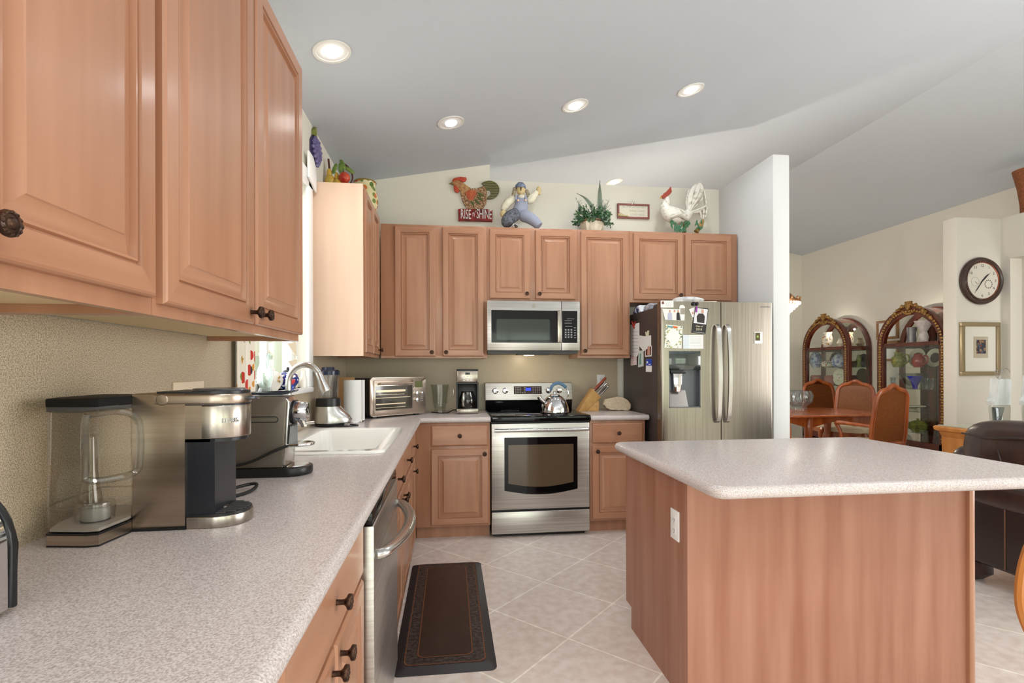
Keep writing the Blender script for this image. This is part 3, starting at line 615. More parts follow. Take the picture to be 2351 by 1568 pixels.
r=tag(MB().tube(smooth([(-.70,1.40,ct+.005),(-.64,1.46,ct+.005),(-.585,1.56,ct+.005),(-.572,1.60,ct+.016),(-.60,1.62,ct+.016),(-.68,1.56,ct+.005),(-.75,1.5,ct+.005)],6),.005,8).build('power_cord',BLACK),'black cord looped on the counter behind the pod brewer','cord')
# toaster at the left edge
r=thing('toaster','chrome toaster with black rim cut off by the left edge','toaster',(-.72,.72,ct))
pf=[(-.80,.925)]+[(-.723-.077*math.cos(math.radians(a)),1.015+.09*math.sin(math.radians(a))) for a in range(0,181,12)]+[(-.646,.925)]
MB().prism(pf,'y',.58,.838,bev=.004).build('body',CHROME,r)
def grow(k): return [(-.723+(x+.723)*k,1.0+(z-1.0)*k) for x,z in pf]
MB().prism(grow(1.02),'y',.838,.852,bev=.004).build('end_cap',BLACK,r); MB().prism(grow(1.02),'y',.565,.581,bev=.004).build('end_cap',BLACK,r)
MB().box(-.78,.60,ct,-.665,.83,.926).build('foot',BLACK,r)
MB().box(-.755,.62,1.104,-.74,.80,1.1065).build('slot',BLACK,r); MB().box(-.71,.62,1.104,-.695,.80,1.1065).build('slot',BLACK,r)
MB().box(-.646,.70,1.0,-.625,.735,1.02,.004).build('lever',BLACK,r)
# blender
bx,by=-.772,3.375
r=thing('blender','chrome blender with clear glass jar in the window corner','blender',(bx,by,ct))
MB().lathe([(.088,ct),(.09,.93),(.084,.936),(.001,.937)],(bx+.01,by,0),28).build('foot',BLACK,r)
L=[]
for z,R,ex in ((.936,.086,.055),(.955,.086,.062),(.985,.084,.045),(1.01,.080,.022),(1.03,.078,.006),(1.04,.077,.0)):
    L.append([Vector((bx+(R+(ex if math.cos(t)>0 else 0)*math.cos(t)**2)*math.cos(t),by+R*math.sin(t),z)) for t in [2*PI*i/28 for i in range(28)]])
MB().loops(L).build('motor_base',NICKEL,r)
MB().lathe([(.077,1.04),(.073,1.09),(.001,1.091)],(bx,by,0),28).build('collar',BLACK,r)
jar=MB()
L=[[Vector((bx+R*(1+.05*math.cos(8*t))*math.cos(t),by+R*(1+.05*math.cos(8*t))*math.sin(t),z)) for t in [2*PI*i/64 for i in range(64)]] for z,R in ((1.091,.055),(1.10,.058),(1.24,.066),(1.24,.061),(1.105,.053))]
jar.loops(L).tube(smooth([(bx-.02,by-.06,1.23),(bx-.025,by-.105,1.22),(bx-.025,by-.11,1.16),(bx-.02,by-.06,1.12)],5),.008,8).build('glass_jar',glass('jar_glass',(250,251,252),.02,.74),r)
MB().lathe([(.07,1.238),(.071,1.262),(.062,1.27),(.04,1.272),(.038,1.288),(.001,1.29)],(bx,by,0),24).build('lid',mat('lid_blue_black',(34,40,58),.15),r)
tag(MB().tube(smooth([(bx+.07,by-.07,ct+.004),(bx+.14,by-.09,ct+.005),(bx+.19,by-.03,ct+.004),(bx+.13,by+.03,ct+.004)],5),.004,8).build('power_cord',BLACK),'black cord coiled at the foot of the blender','cord')
# paper towel roll, cutting board
r=thing('paper_towel_roll','white paper towel roll standing beside the toaster oven','paper towel',(-.66,3.60,ct))
MB().lathe([(.062,ct+.006),(.062,1.20),(.02,1.201),(.02,1.19),(.001,1.19)],(-.66,3.60,0),28).build('roll',PAPER,r); MB().lathe([(.07,ct),(.068,ct+.006),(.001,ct+.006)],(-.66,3.60,0),24).build('base',NICKEL,r)
MB().prism([(-.595,3.585),(-.585,3.62),(-.60,3.66),(-.602,3.66),(-.588,3.62),(-.597,3.585)],'z',ct+.01,1.20).build('loose_sheet',PAPER,r)
tag(MB().prism([(-.83,ct),(-.83,1.215),(-.705,1.215),(-.70,ct)],'y',3.90,3.915,bev=.003).build('cutting_board',mat('board_tan',(196,152,104),.5)),'tan cutting board standing in the corner behind the paper towels','cutting board')
# toaster oven, turned into the corner
TM=Matrix.Translation((-.574,3.79,0))@Matrix.Rotation(math.atan2(.34,.384),4,'Z')
BEI=mat('warm_steel',(206,190,174),.25,.9)
r=thing('toaster_oven','stainless countertop toaster oven with glass door, angled in the corner','toaster oven',(-.48,4.1,ct))
w_=.505
def tb(name,m,*bs,parent=r,**k):
    b=MB()
    for q in bs: b.box(*q[:6],q[6] if len(q)>6 else 0,mi=q[7] if len(q)>7 else 0,M=TM)
    return b.build(name,m,parent,**k)
tb('body',BLACK,(.004,.012,.932,w_-.004,.325,1.205,.01))
tb('foot',BLACK,(.04,.03,ct,.07,.06,.934)); tb('foot',BLACK,(.43,.03,ct,.46,.06,.934)); tb('foot',BLACK,(.04,.26,ct,.07,.29,.934)); tb('foot',BLACK,(.43,.26,ct,.46,.29,.934))
fr=MB().prism(rrect(0,.928,w_,1.212,.018),'y',-.004,.014,bev=.004,M=TM).build('front_frame',BEI,r)
dd=tb('door',BEI,(.025,-.012,.945,.375,-.002,1.192,.004)); 
tb('door_glass',mat('oven_door_glass',(58,54,44),.05,spec=.9,coat=.6),(.036,-.0135,.972,.364,-.011,1.150),parent=dd)
tb('rack',mat('rack_metal',(206,190,160),.3,.8),(.04,-.0150,1.104,.30,-.0128,1.120),(.04,-.0150,1.060,.345,-.0128,1.0645),(.04,-.0150,1.012,.30,-.0128,1.020),(.04,-.0150,1.084,.29,-.0128,1.087),(.04,-.0150,.988,.30,-.0128,.991),parent=dd)
hb=MB().tube([TM@Vector((.06,-.035,1.168)),TM@Vector((.355,-.035,1.168))],.009,10)
for x in (.075,.34): hb.box(x-.008,-.035,1.162,x+.008,-.01,1.174,M=TM)
hb.build('door_handle',BEI,dd)
tb('display',mat('olive_display',(98,100,60),.2),(.400,-.006,1.130,.472,-.0042,1.178),parent=fr)
for x,z,q in ((.412,1.085,.018),(.412,1.035,.018),(.46,1.088,.012)): MB().lathe([(q,0),(q*.9,.018),(.001,.02)],TM@Vector((x,-.004,z)),18,M=(Matrix.Rotation(math.atan2(.34,.384),3,'Z')@Matrix.Rotation(PI/2,3,'X'))).build('knob',NICKEL,fr)
tb('buttons',GREYT,*[(.452,-.0062,1.065-.014*i,.476,-.0042,1.070-.014*i) for i in range(4)],parent=fr)
# clear glass pitcher
r=thing('glass_pitcher','clear ribbed glass pitcher between toaster oven and drip coffee maker','pitcher',(-.085,4.27,ct))
L=[[Vector((-.085+R*(1+.035*math.cos(10*t))*math.cos(t),4.27+R*(1+.035*math.cos(10*t))*math.sin(t),z)) for t in [2*PI*i/60 for i in range(60)]] for z,R in ((ct,.05),(ct+.01,.05),(ct+.03,.042),(1.0,.058),(1.10,.066),(1.145,.074),(1.145,.070),(1.10,.062),(1.0,.053),(.95,.036))]
PG=glass('pitcher_glass',(253,254,253),.02,.9)
MB().loops(L).build('body',PG,r); MB().tube(smooth([(-.025,4.25,1.12),(.02,4.235,1.115),(.022,4.235,1.05),(-.03,4.25,.99)],5),.007,8).build('handle',PG,r)
# drip coffee maker
r=thing('drip_coffee_maker','black and steel drip coffee maker left of the range','coffee maker',(.137,4.17,ct))
cx,cy=.137,4.17
MB().box(cx-.088,cy-.09,ct,cx+.088,cy+.11,ct+.045,.012).build('base',STEELV,r)
MB().box(cx-.09,cy+.02,ct+.045,cx+.09,cy+.11,1.15,.004).box(cx-.09,cy-.085,1.155,cx+.09,cy+.03,1.165).box(cx-.09,cy-.03,ct+.045,cx-.078,cy+.03,1.16).box(cx+.078,cy-.03,ct+.045,cx+.09,cy+.03,1.16).build('body',BLACK,r)
hd=MB().box(cx-.085,cy-.085,1.163,cx+.085,cy+.10,1.262,.012).build('brew_head',STEELV,r)
MB().box(cx-.086,cy-.086,1.258,cx+.086,cy+.102,1.272,.005).build('lid',BLACK,r)
k=MB().box(cx-.018,cy-.0875,1.228,cx+.018,cy-.085,1.245)
for i in (-1,0,1):
    for j in range(3): k.box(cx+.028*i-.008,cy-.0875,1.18+.015*j,cx+.028*i+.008,cy-.085,1.186+.015*j,mi=1)
k.build('buttons',[BLACK,WHITE],hd)
ca=MB().lathe([(.055,ct+.047),(.066,ct+.075),(.066,ct+.12),(.048,ct+.17),(.05,ct+.178),(.001,ct+.179)],(cx,cy-.02,0),24).build('carafe',glass('carafe_glass',(120,112,100),.02,.6),r)
MB().lathe([(.054,ct+.05),(.062,ct+.075),(.062,ct+.08),(.001,ct+.081)],(cx,cy-.02,0),20).build('coffee',mat('coffee',(150,120,92),.2),ca)
MB().tube(smooth([(cx-.03,cy-.085,ct+.17),(cx-.034,cy-.115,ct+.155),(cx-.034,cy-.115,ct+.08),(cx-.03,cy-.085,ct+.065)],5),.010,8).build('carafe_handle',NICKEL,ca)
tag(MB().tube(smooth([(-.15,4.25,ct+.005),(-.08,4.17,ct+.004),(-.02,4.19,ct+.004),(.02,4.26,ct+.018),(.06,4.275,ct+.02)],6),.004,8).build('power_cord',BLACK),'black cord running from the toaster oven to the drip coffee maker','cord')
# kettle
kx,ky,kz=.822,3.985,.9232
r=thing('kettle','shiny steel kettle with blue-grey arched handle on the range','kettle',(kx,ky,kz))
MB().lathe([(.104,kz),(.112,kz+.006),(.112,kz+.02),(.108,kz+.05),(.092,kz+.095),(.066,kz+.125),(.045,kz+.138),(.001,kz+.14)],(kx,ky,0),36).lathe([(.113,kz),(.114,kz+.008),(.111,kz+.009)],(kx,ky,0),36,mi=1).build('body',[CHROME,BLACK],r)
MB().lathe([(.043,kz+.138),(.04,kz+.146),(.012,kz+.152),(.01,kz+.16),(.014,kz+.17),(.001,kz+.174)],(kx,ky,0),20).build('lid',CHROME,r)
MB().tube(smooth([(kx-.075,ky-.02,kz+.075),(kx-.11,ky-.03,kz+.10),(kx-.135,ky-.035,kz+.135)],4),[.026,.024,.022,.02,.018,.016,.014][:7] if False else .017,12).build('spout',CHROME,r)
P=smooth([(kx-.04,ky,kz+.13),(kx-.02,ky,kz+.215),(kx+.04,ky,kz+.235),(kx+.095,ky,kz+.195),(kx+.11,ky,kz+.14),(kx+.085,ky,kz+.10)],6)
MB().tube(P[4:],.004,8).build('handle_wire',CHROME,r); MB().tube(P[3:19],[.006]+[.013]*14+[.006],10,flat=.7).build('handle',mat('kettle_grip',(82,112,138),.35),r)
# knife block
KB=mat('block_wood',(205,160,98),.45,c2=(188,140,80),scale=(20,20,20))
r=thing('knife_block','light wood knife block with knives, right of the range','knife block',(1.16,4.25,ct))
ax,az=1.03,ct
MB().prism([(1.068,ct),(1.13,ct),(1.262,1.03),(1.192,1.105)],'y',4.19,4.30,bev=.003).build('block',KB,r)
MB().prism([(1.135,ct),(1.245,ct),(1.245,1.0),(1.23,1.002)],'y',4.195,4.295,bev=.002).build('support',KB,r)
DR=Vector((.70,0,.715)); NR=Vector((.715,0,-.70))
def knife(t,y,L_,m,label,rad=.011):
    o=Vector((1.194,y,1.103))+NR*t; k=thing('knife',label,'knife',o,'knives in the block')
    MB().tube([o-DR*.05,o+DR*.012],.005,6).build('bolster',CHROME,k); MB().tube([o+DR*.012,o+DR*.03,o+DR*(L_-.01),o+DR*L_],[rad*.8,rad,rad*1.1,rad*.6],10,flat=.7).build('handle',m,k)
knife(.02,4.22,.15,mat('red_wood',(150,72,50),.45),'knife with thick reddish wooden handle, topmost in the block',.015)
for i,(t,y,l) in enumerate(((.04,4.27,.125),(.058,4.215,.12),(.072,4.27,.115),(.088,4.225,.12),(.092,4.275,.10))):
    knife(t,y,l,NICKEL if i else BLACK,['black-handled knife just behind the red-handled one','upper front steel-handled knife in the block','steel-handled knife near the back middle of the block','lowest front steel-handled knife in the block','shortest steel-handled knife at the lower back of the block'][i])
# pig-shaped board
pg=[(1385,925),(1388,918),(1400,916),(1408,914),(1418,912),(1430,914),(1440,920),(1447,930),(1446,940),(1440,944),(1428,944),(1427,938),(1421,944),(1412,943),(1405,940),(1400,944),(1391,935),(1384,931)]
pp=[atY(x,y,4.22) for x,y in pg]; z0=min(p.z for p in pp); 
r=tag(MB().prism([(p.x,p.z-z0+ct) for p in pp],'y',4.195,4.245,bev=.008,seg=3).build('pig_figure',mat('pale_stone',(214,196,168),.8,c2=(196,176,148),scale=(60,60,60))),'pale pig-shaped figure on the counter beside the refrigerator','figurine',None)
# anti-fatigue mat
r=thing('floor_mat','dark brown cushioned kitchen mat with embossed border, beside the sink cabinets','mat',(-.02,2.77,0))
def rz(k,z): return [Vector((x,y,z)) for x,y in rrect(-.245+k,2.155+k,.195-k,3.37-k,.03,5)]
MB().loops([rz(0,0),rz(0,.003),rz(.035,.018),rz(.038,.0185)]).build('base',mat('mat_edge',(50,46,48),.42),r)
MB().loops([rz(.04,.0186),rz(.04,.0192)]).build('border',mat('mat_border',(34,28,27),.4,c2=(66,58,56),scale=(55,55,55),detail=3,bump=.5,lo=.45,hi=.55),r)
MB().loops([rz(.095,.0193),rz(.095,.0198),rz(.1,.02)]).build('center_panel',mat('mat_center',(40,29,25),.3,c2=(52,39,34),scale=(12,12,12),detail=6),r)
b=MB()
for k in (.044,.098): 
    A,B_=rz(k,.0202),rz(k+.005,.0204); b.loops([A,B_],cap0=False,cap1=False)
b.build('border_lines',mat('mat_rust',(112,70,44),.5),r,recalc=False)
# ---------------------------------------------------------------- window sill and things above the cabinets
CLOTH=spotmat('floral_cloth',(240,232,218),[(200,60,48),(120,140,60),(60,60,70),(214,150,60)],scale=26,rad=.38,rough=.9,sc3=(1,1,.6))
r=thing('window_curtain','narrow floral curtain panel with red and green print at the window edge','curtain',(-.84,2.33,1.2))
b=MB()
for y0,y1,z0 in ((2.165,2.235,1.17),(2.245,2.345,1.165)):
    n=8; b.loops([[Vector((-.846+.008*math.sin(k*2.4)*(1+.0*z),y0+(y1-y0)*k/n,z)) for k in range(n+1)]+[Vector((-.849+.008*math.sin(k*2.4),y0+(y1-y0)*k/n,z)) for k in range(n,-1,-1)] for z in (z0,1.25,1.9,2.45)])
b.build('panel',CLOTH,r); MB().tube([(-.838,2.20,2.46),(-.838,2.60,2.46)],.008,8).build('rod',TRIM,r)
tag(MB().lathe([(.03,1.167),(.034,1.172),(.024,1.19),(.036,1.24),(.034,1.27),(.020,1.31),(.027,1.35),(.024,1.35),(.017,1.31),(.03,1.26),(.02,1.19)],(-.855,2.50,0),20).build('glass_vase',glass('green_tint_glass',(247,253,251),.02,.62)),'clear green-tinted glass vase on the kitchen window sill','vase')
CHINA=mat('white_china',(240,236,228),.15,coat=.4); GOLDP=mat('gold_paint',(196,160,90),.3,.6)
def teapot(name,label,x,y,z,R,m,sp=1,extra=None):
    r=thing(name,label,'teapot',(x,y,z)); 
    MB().lathe([(R*.55,z),(R*.6,z+R*.1),(R*.95,z+R*.6),(R,z+R*.95),(R*.82,z+R*1.4),(R*.5,z+R*1.62),(.001,z+R*1.63)],(x,y,0),28).build('body',m,r)
    MB().lathe([(R*.5,z+R*1.6),(R*.42,z+R*1.75),(R*.12,z+R*1.86),(R*.14,z+R*1.98),(R*.12,z+R*2.08),(.001,z+R*2.1)],(x,y,0),20).build('lid',extra or m,r)
    MB().tube(smooth([(x,y-sp*R*.9,z+R*.7),(x,y-sp*R*1.3,z+R*.95),(x,y-sp*R*1.5,z+R*1.5)],4),[R*.2,R*.19,R*.18,R*.16,R*.14,R*.12,R*.1],10).build('spout',m,r)
    MB().tube(smooth([(x,y+sp*R*.85,z+R*1.3),(x,y+sp*R*1.4,z+R*1.35),(x,y+sp*R*1.45,z+R*.9),(x,y+sp*R*.9,z+R*.5)],4),R*.08,8).build('handle',extra or m,r); return r
r=teapot('teapot','white china teapot with small gold flower on the window sill',-.90,2.70,1.1655,.062,CHINA)
b=MB()
for a in range(5): b.ball((-.90+.054,2.70-.03+.012*math.cos(a*1.257),1.225+.012*math.sin(a*1.257)),(.004,.006,.006),8)
b.build('flower',GOLDP,r)
teapot('teapot','navy and white polka-dot teapot on the window sill beside the faucet',-.90,2.985,1.1655,.058,spotmat('polka',(34,48,120),[(240,240,240)],scale=48,rad=.36,rough=.2),1,mat('wire_black',(30,30,34),.4))
r=thing('bird_ornament','small red and blue ornament in front of the polka-dot teapot','ornament',(-.855,2.90,1.1655))
MB().ball((-.855,2.90,1.205),(.012,.03,.014),12).ball((-.855,2.93,1.21),(.011,.012,.011),8).build('body',mat('ornament_red',(206,60,66),.4),r)
MB().lathe([(.012,1.1655),(.004,1.175),(.005,1.195),(.001,1.196)],(-.855,2.90,0),10).ball((-.855,2.885,1.183),(.012,.018,.012),10).build('base',BLUE,r)
r=thing('hanging_pennants','cream folded paper pennants hanging at the right side of the window','window ornament',(-.90,3.12,1.75))
for k in range(3): MB().prism([(2.99,1.42-.10*k),(3.15,1.435-.10*k),(3.15,1.35-.10*k)],'x',-.905+.004*k,-.902+.004*k).build('pennant',mat('cream_paper',(236,222,196),.8),r)
MB().tube([(-.9,3.15,1.15+.0),(-.9,3.15,1.75)],.003,6).build('cord',TRIM,r)
tag(MB().lathe([(.018,1.1655),(.02,1.22),(.012,1.25),(.013,1.27),(.001,1.272)],(-.865,3.16,0),16).build('salt_shaker',CHINA),'small white china shaker at the right end of the window sill','shaker')
tag(MB().prism([(3.22,2.44),(3.385,2.40),(3.392,2.50),(3.37,2.56),(3.31,2.60),(3.22,2.60)],'x',-.857,-.842,bev=.005).build('lace_ornament',mat('lace',(238,236,232),.9)),'white lace ornament at the top right corner of the window casing','ornament')
# wall plaques at left
gx,gy,gz=-.862,3.46,2.70
r=thing('grape_plaque','purple grape cluster plaque with green stem, high on the window wall','wall plaque',(gx,gy,gz))
b=MB(); random.seed(3)
for row,(z,n,w) in enumerate(((2.765,3,.05),(2.742,4,.08),(2.718,5,.10),(2.694,5,.10),(2.670,4,.085),(2.646,3,.06),(2.625,2,.03),(2.607,1,0))):
    for k in range(n): b.ball((gx+.004*random.random(),gy-.0+(w*(k/(n-1)-.5) if n>1 else 0)*1.6+.01*random.random(),z),(.016,.0185,.0145),8)
b.build('grapes',mat('grape_purple',(92,84,134),.3,c2=(130,122,166),scale=(30,30,30)),r)
MB().prism([(gy-.10,2.645),(gy,2.595),(gy+.10,2.68),(gy+.10,2.76),(gy-.05,2.78),(gy-.10,2.73)],'x',XL+.001,XL+.010,bev=.004).build('backing',mat('grape_dark',(58,50,88),.6),r)
MB().prism([(gy-.05,2.78),(gy+.01,2.78),(gy+.0,2.815),(gy-.012,2.845),(gy-.03,2.835),(gy-.055,2.81)],'x',XL+.001,gx+.004,bev=.004).build('stem',mat('leaf_olive',(122,128,56),.6),r)
fz=2.476
r=thing('fruit_plaque','ceramic plaque of pears, red apple and green leaves on the corner cabinet','figurine',(-.80,3.72,fz))
yq=3.72
b=MB()
for x,z,s_ in ((-.835,.155,1),(-.785,.13,.8)): b.ball((x,yq,fz+z-.03),(.036*s_,.03,.04),12).ball((x-.004,yq,fz+z+.02),(.02*s_,.02,.035),10)
b.ball((-.83,yq,fz+.05),(.04,.03,.045),12).build('pears',mat('pear_yellow',(216,160,72),.25,c2=(190,176,70),scale=(30,30,30)),r)
MB().ball((-.735,yq-.008,fz+.145),(.04,.032,.04),14).ball((-.70,yq,fz+.045),(.035,.03,.042),12).build('apples',mat('apple_red',(184,40,34),.15,c2=(206,92,60),scale=(20,20,20)),r)
b=MB()
for x,z,a in ((-.80,.205,.3),(-.76,.21,-.1),(-.745,.235,-.4),(-.85,.09,.8),(-.77,.05,-.3),(-.76,.0501,.9),(-.70,.20,-1.0)): b.ball((x,yq-.01,fz+z),(.016,.008,.042),8,M=Matrix.Rotation(a,3,'Y'))
b.build('leaves',mat('leaf_green',(74,112,48),.35,c2=(128,148,70),scale=(30,30,30)),r)
b=MB().tube([(-.838,yq,fz+.20),(-.845,yq,fz+.275)],.007,6); b.build('stem',mat('stem_dark',(84,40,34),.5),r); b=MB().tube([(-.745,yq,fz+.185),(-.765,yq,fz+.27)],.007,6); b.build('stem',mat('stem_dark',(84,40,34),.5),r); b=MB().tube(smooth([(-.735,yq,fz+.245),(-.70,yq,fz+.21),(-.68,yq,fz+.15),(-.70,yq,fz+.10)],4),.006,6)
b.build('vine',mat('stem_dark',(84,40,34),.5),r)
jx,jy=-.66,4.13
r=thing('painted_jar','cream ceramic jar painted with red and orange flowers on the corner cabinet','jar',(jx,jy,2.4755))
MB().lathe([(.06,2.4755),(.075,2.49),(.098,2.56),(.10,2.62),(.088,2.675),(.08,2.70),(.083,2.735),(.086,2.74),(.076,2.74),(.073,2.69),(.001,2.60)],(jx,jy,0),32).build('body',spotmat('jar_flowers',(226,216,166),[(206,74,40),(216,120,60),(92,120,52),(190,50,36),(120,140,70)],scale=24,rad=.48,rough=.2),r)
MB().lathe([(.084,2.735),(.089,2.740),(.084,2.746),(.078,2.74)],(jx,jy,0),32).build('rim',mat('olive_rim',(150,130,60),.3),r)
# RISE n' SHINE sign
def poly(mb,pts,y0,y1,Y=4.46,bev=.003,mi=0): 
    P=[atY(x,y,Y) for x,y in pts]; return mb.prism([(p.x,p.z) for p in P],'y',y0,y1,bev=bev,mi=mi)
def zr(x,y): return (1010+x*250/2351,390+y*250/2351)
r=thing('rooster_sign',"painted wooden rooster wall sign with red RISE N' SHINE board",'wall sign',(.21,4.46,2.56))
TANR=mat('rooster_tan',(190,150,100),.6,c2=(160,104,66),scale=(50,50,50),detail=2)
SPK=mat('rooster_speckle',(206,178,140),.6,c2=(132,88,58),scale=(90,90,90),lo=.42,hi=.52)
poly(MB(),[zr(*p) for p in ((430,840),(395,850),(400,1100),(1130,1120),(1135,870),(1020,850))],4.455,4.478).build('board',mat('board_red',(150,34,30),.6,c2=(96,26,24),scale=(14,14,40)),r)
poly(MB(),[zr(*p) for p in ((440,480),(480,420),(700,400),(800,410),(940,350),(990,380),(1010,480),(1020,600),(1000,720),(920,850),(590,850),(500,700),(470,600))],4.457,4.478).build('body',SPK,r)
poly(MB(),[zr(*p) for p in ((265,310),(290,240),(380,220),(470,260),(560,340),(660,390),(640,450),(540,480),(520,560),(470,560),(430,430),(330,340))],4.452,4.470).build('neck',TANR,r)
poly(MB(),[zr(*p) for p in ((265,240),(290,195),(340,175),(360,180),(440,155),(480,170),(560,165),(580,205),(550,250),(490,270),(420,225),(320,225),(290,270))],4.450,4.468).build('comb',mat('comb_red',(190,70,46),.5),r)
poly(MB(),[zr(*p) for p in ((300,345),(350,350),(410,420),(415,470),(380,500),(330,480),(300,420))],4.450,4.468).build('wattle',mat('comb_red',(190,70,46),.5),r)
poly(MB(),[zr(*p) for p in ((200,295),(265,262),(272,325))],4.454,4.468).build('beak',mat('beak_olive',(120,104,50),.5),r)
o_=[zr(1060+ (225 if 1 else 0)*math.cos(math.radians(a))+0,435-200*math.sin(math.radians(a))) for a in range(-105,150,15)]; i_=[zr(1045+60*math.cos(math.radians(a)),500-75*math.sin(math.radians(a))) for a in range(130,-110,-20)]
TG=wavemat('tail_green',(78,80,44),(126,122,76),14,'DIAGONAL' if False else 'Z',.5,3)
poly(MB(),o_+[zr(960,350),zr(1000,420)]+i_,4.453,4.472,bev=.002).build('tail',TG,r)
poly(MB(),[zr(*p) for p in ((540,500),(620,440),(770,450),(790,530),(740,590),(720,660),(640,670),(590,610))],4.449,4.458).build('wing',mat('wing_orange',(204,112,70),.55,c2=(176,80,50),scale=(40,40,20)),r)
b=MB()
for pts in (((810,490),(900,520),(960,580),(850,570)),((790,570),(900,620),(930,680),(830,640)),((740,630),(830,680),(870,760),(780,710)),((650,680),(730,700),(740,790),(690,760))): poly(b,[zr(*p) for p in pts],4.448,4.458,bev=.002)
b.build('wing_feathers',mat('feather_green',(84,100,52),.55),r)
p0,p1=atY(*zr(765,985),4.454),atY(*zr(395,985),4.454)
text("RISE",.118,'lettering',WHT,r,frameM((atY(*zr(560,960),4.4535).x,4.4545,atY(*zr(560,960),4.4535).z-.002),(1,0,-.03),(0,0,1)),.0015,sx=.44)
text("n'",.075,'lettering',WHT,r,frameM((atY(*zr(738,960),4.4535).x,4.4545,atY(*zr(738,950),4.4535).z),(1,0,-.03),(0,0,1)),.0015,sx=.6)
text("SHINE",.118,'lettering',WHT,r,frameM((atY(*zr(955,970),4.4535).x,4.4545,atY(*zr(955,965),4.4535).z),(1,0,-.03),(0,0,1)),.0015,sx=.42)
# rag doll
GING=wavemat('striped_denim',(104,112,138),(176,178,190),90,'Z',.9); DEN=mat('dark_plaid',(66,68,74),.9,c2=(110,112,122),scale=(60,60,60)); BURL=mat('burlap',(206,184,136),.95); SHIRT=mat('cream_shirt',(226,220,200),.95,c2=(206,198,174),scale=(25,25,25))
yd=4.30
def D(x,y,Y=yd): return atY(*zr(x,y),Y)
r=thing('rag_doll','scarecrow rag doll in striped overalls, one arm raised, seated on the cabinets','doll',(.58,yd,2.431))
MB().ball(D(1745,430),(.040,.036,.046),16).build('head',BURL,r)
MB().lathe([(.001,.045),(.025,.04),(.044,.018),(.047,-.005),(.043,-.008),(.035,-.002)],D(1740,385),20).build('cap',mat('cap_navy',(92,104,130),.9,c2=(150,158,176),scale=(70,70,70)),r)
b=MB()
for x,y in ((1600,470),(1590,520),(1610,420),(1880,470),(1900,520),(1890,560),(1585,560)): b.ball(D(x,y),(.017,.017,.02),8)
b.build('hair',mat('yarn',(178,164,136),.95,c2=(120,108,96),scale=(80,80,80)),r)
b=MB(); b.ball(D(1750,392,4.262),(.009,.006,.007),8).ball(D(1748,425,4.262),(.004,.004,.011),8); b.build('face',mat('stitch_dark',(80,58,46),.9),r)
tors=[(D(1760,560),.040),(D(1760,640),.052),(D(1755,760),.058),(D(1720,880),.066),(D(1710,960),.066),(D(1715,1010),.05)]
MB().loops([[c+Vector((R*math.cos(t),.75*R*math.sin(t),0)) for t in [2*PI*i/20 for i in range(20)]] for c,R in tors]).build('overalls_bib',GING,r)
MB().ball(D(1765,590,4.285),(.036,.03,.022),12).build('shirt_front',SHIRT,r)
b=MB()
for a,c in ((1640,1625),(1850,1850)): b.tube([D(a,555,4.262),D(c+20,650,4.255)],.009,8,flat=.5)
b.build('straps',GING,r)
b=MB()
for a in (1690,1850): b.ball(D(a,655,4.248),(.010,.005,.010),8)
b.build('buttons',mat('button_tan',(216,180,150),.6),r)
MB().tube(smooth([D(1610,610),D(1480,690),D(1400,800),D(1370,880)],4),[.022,.03,.034,.035,.036,.034,.032,.032,.032,.03,.028,.026,.024],12).build('sleeve',SHIRT,r)
MB().ball(D(1370,950,4.27),(.028,.024,.034),12).build('hand',BURL,r)
MB().tube(smooth([D(1880,680),D(1960,640),D(2040,540),D(2090,470)],4),[.02,.026,.03,.034,.036,.036,.034,.032,.03,.028,.026,.024,.022],12).build('sleeve',SHIRT,r)
MB().ball(D(2130,440),(.022,.018,.034),12).ball(D(2150,500),(.012,.014,.02),8).build('hand',BURL,r)
MB().tube(smooth([D(1650,950,4.28),D(1530,1020,4.25),D(1450,1100,4.23),D(1480,1190,4.215)],4),[.05,.054,.055,.056,.056,.055,.052,.05,.05,.05,.046,.042,.04],14).build('trouser_leg',DEN,r)
MB().tube(smooth([D(1790,980,4.28),D(1920,1030,4.25),D(2040,1110,4.235),D(2140,1215,4.22)],4),[.05,.052,.052,.05,.05,.048,.048,.046,.044,.042,.04,.038,.036],14).build('trouser_leg',GING,r)
MB().ball(D(1620,1215,4.21),(.026,.03,.018),12).build('shoe',mat('shoe_black',(40,38,40),.5,c2=(220,220,216),scale=(14,14,14),lo=.49,hi=.51),r)
# plant arrangement
def zp(x,y): return (1290+x*370/2351,400+y*370/2351)
def Q_(x,y,Y=4.29): return atY(*zp(x,y),Y)
px_,py_=1.215,4.29
r=thing('plant_arrangement','artificial green plant arrangement with tall spiky leaf in a cream planter','plant',(px_,py_,2.431))
MB().lathe([(.075,2.431),(.095,2.47),(.108,2.525),(.10,2.53),(.001,2.525)],(px_,py_,0),8).build('planter',mat('planter_cream',(216,204,182),.5),r,angle=20)
MB().lathe([(.108,2.522),(.118,2.528),(.118,2.538),(.10,2.54)],(px_,py_,0),8).build('planter_rim',mat('rim_brown',(122,92,66),.5),r,angle=20)
ALOE=wavemat('banded_leaf',(72,88,72),(132,142,118),46,'Z',.5,1.2)
def blade(pts,w,t=.006):
    P=smooth(pts,5); n=len(P); b=MB(); L=[]
    for i,p in enumerate(P):
        k=i/(n-1); q=w*(math.sin(PI*min(1,.35+.65*k))**.8 if k<1 else 0)*(1 if k<.55 else (1-k)/.45)**.7+.0006; d=(P[min(i+1,n-1)]-P[max(i-1,0)]).normalized(); s_=d.cross(Vector((0,-1,0))).normalized()
        L.append([p+s_*q,p+Vector((0,-t,0)),p-s_*q,p+Vector((0,t,0))])
    return b.loops(L)
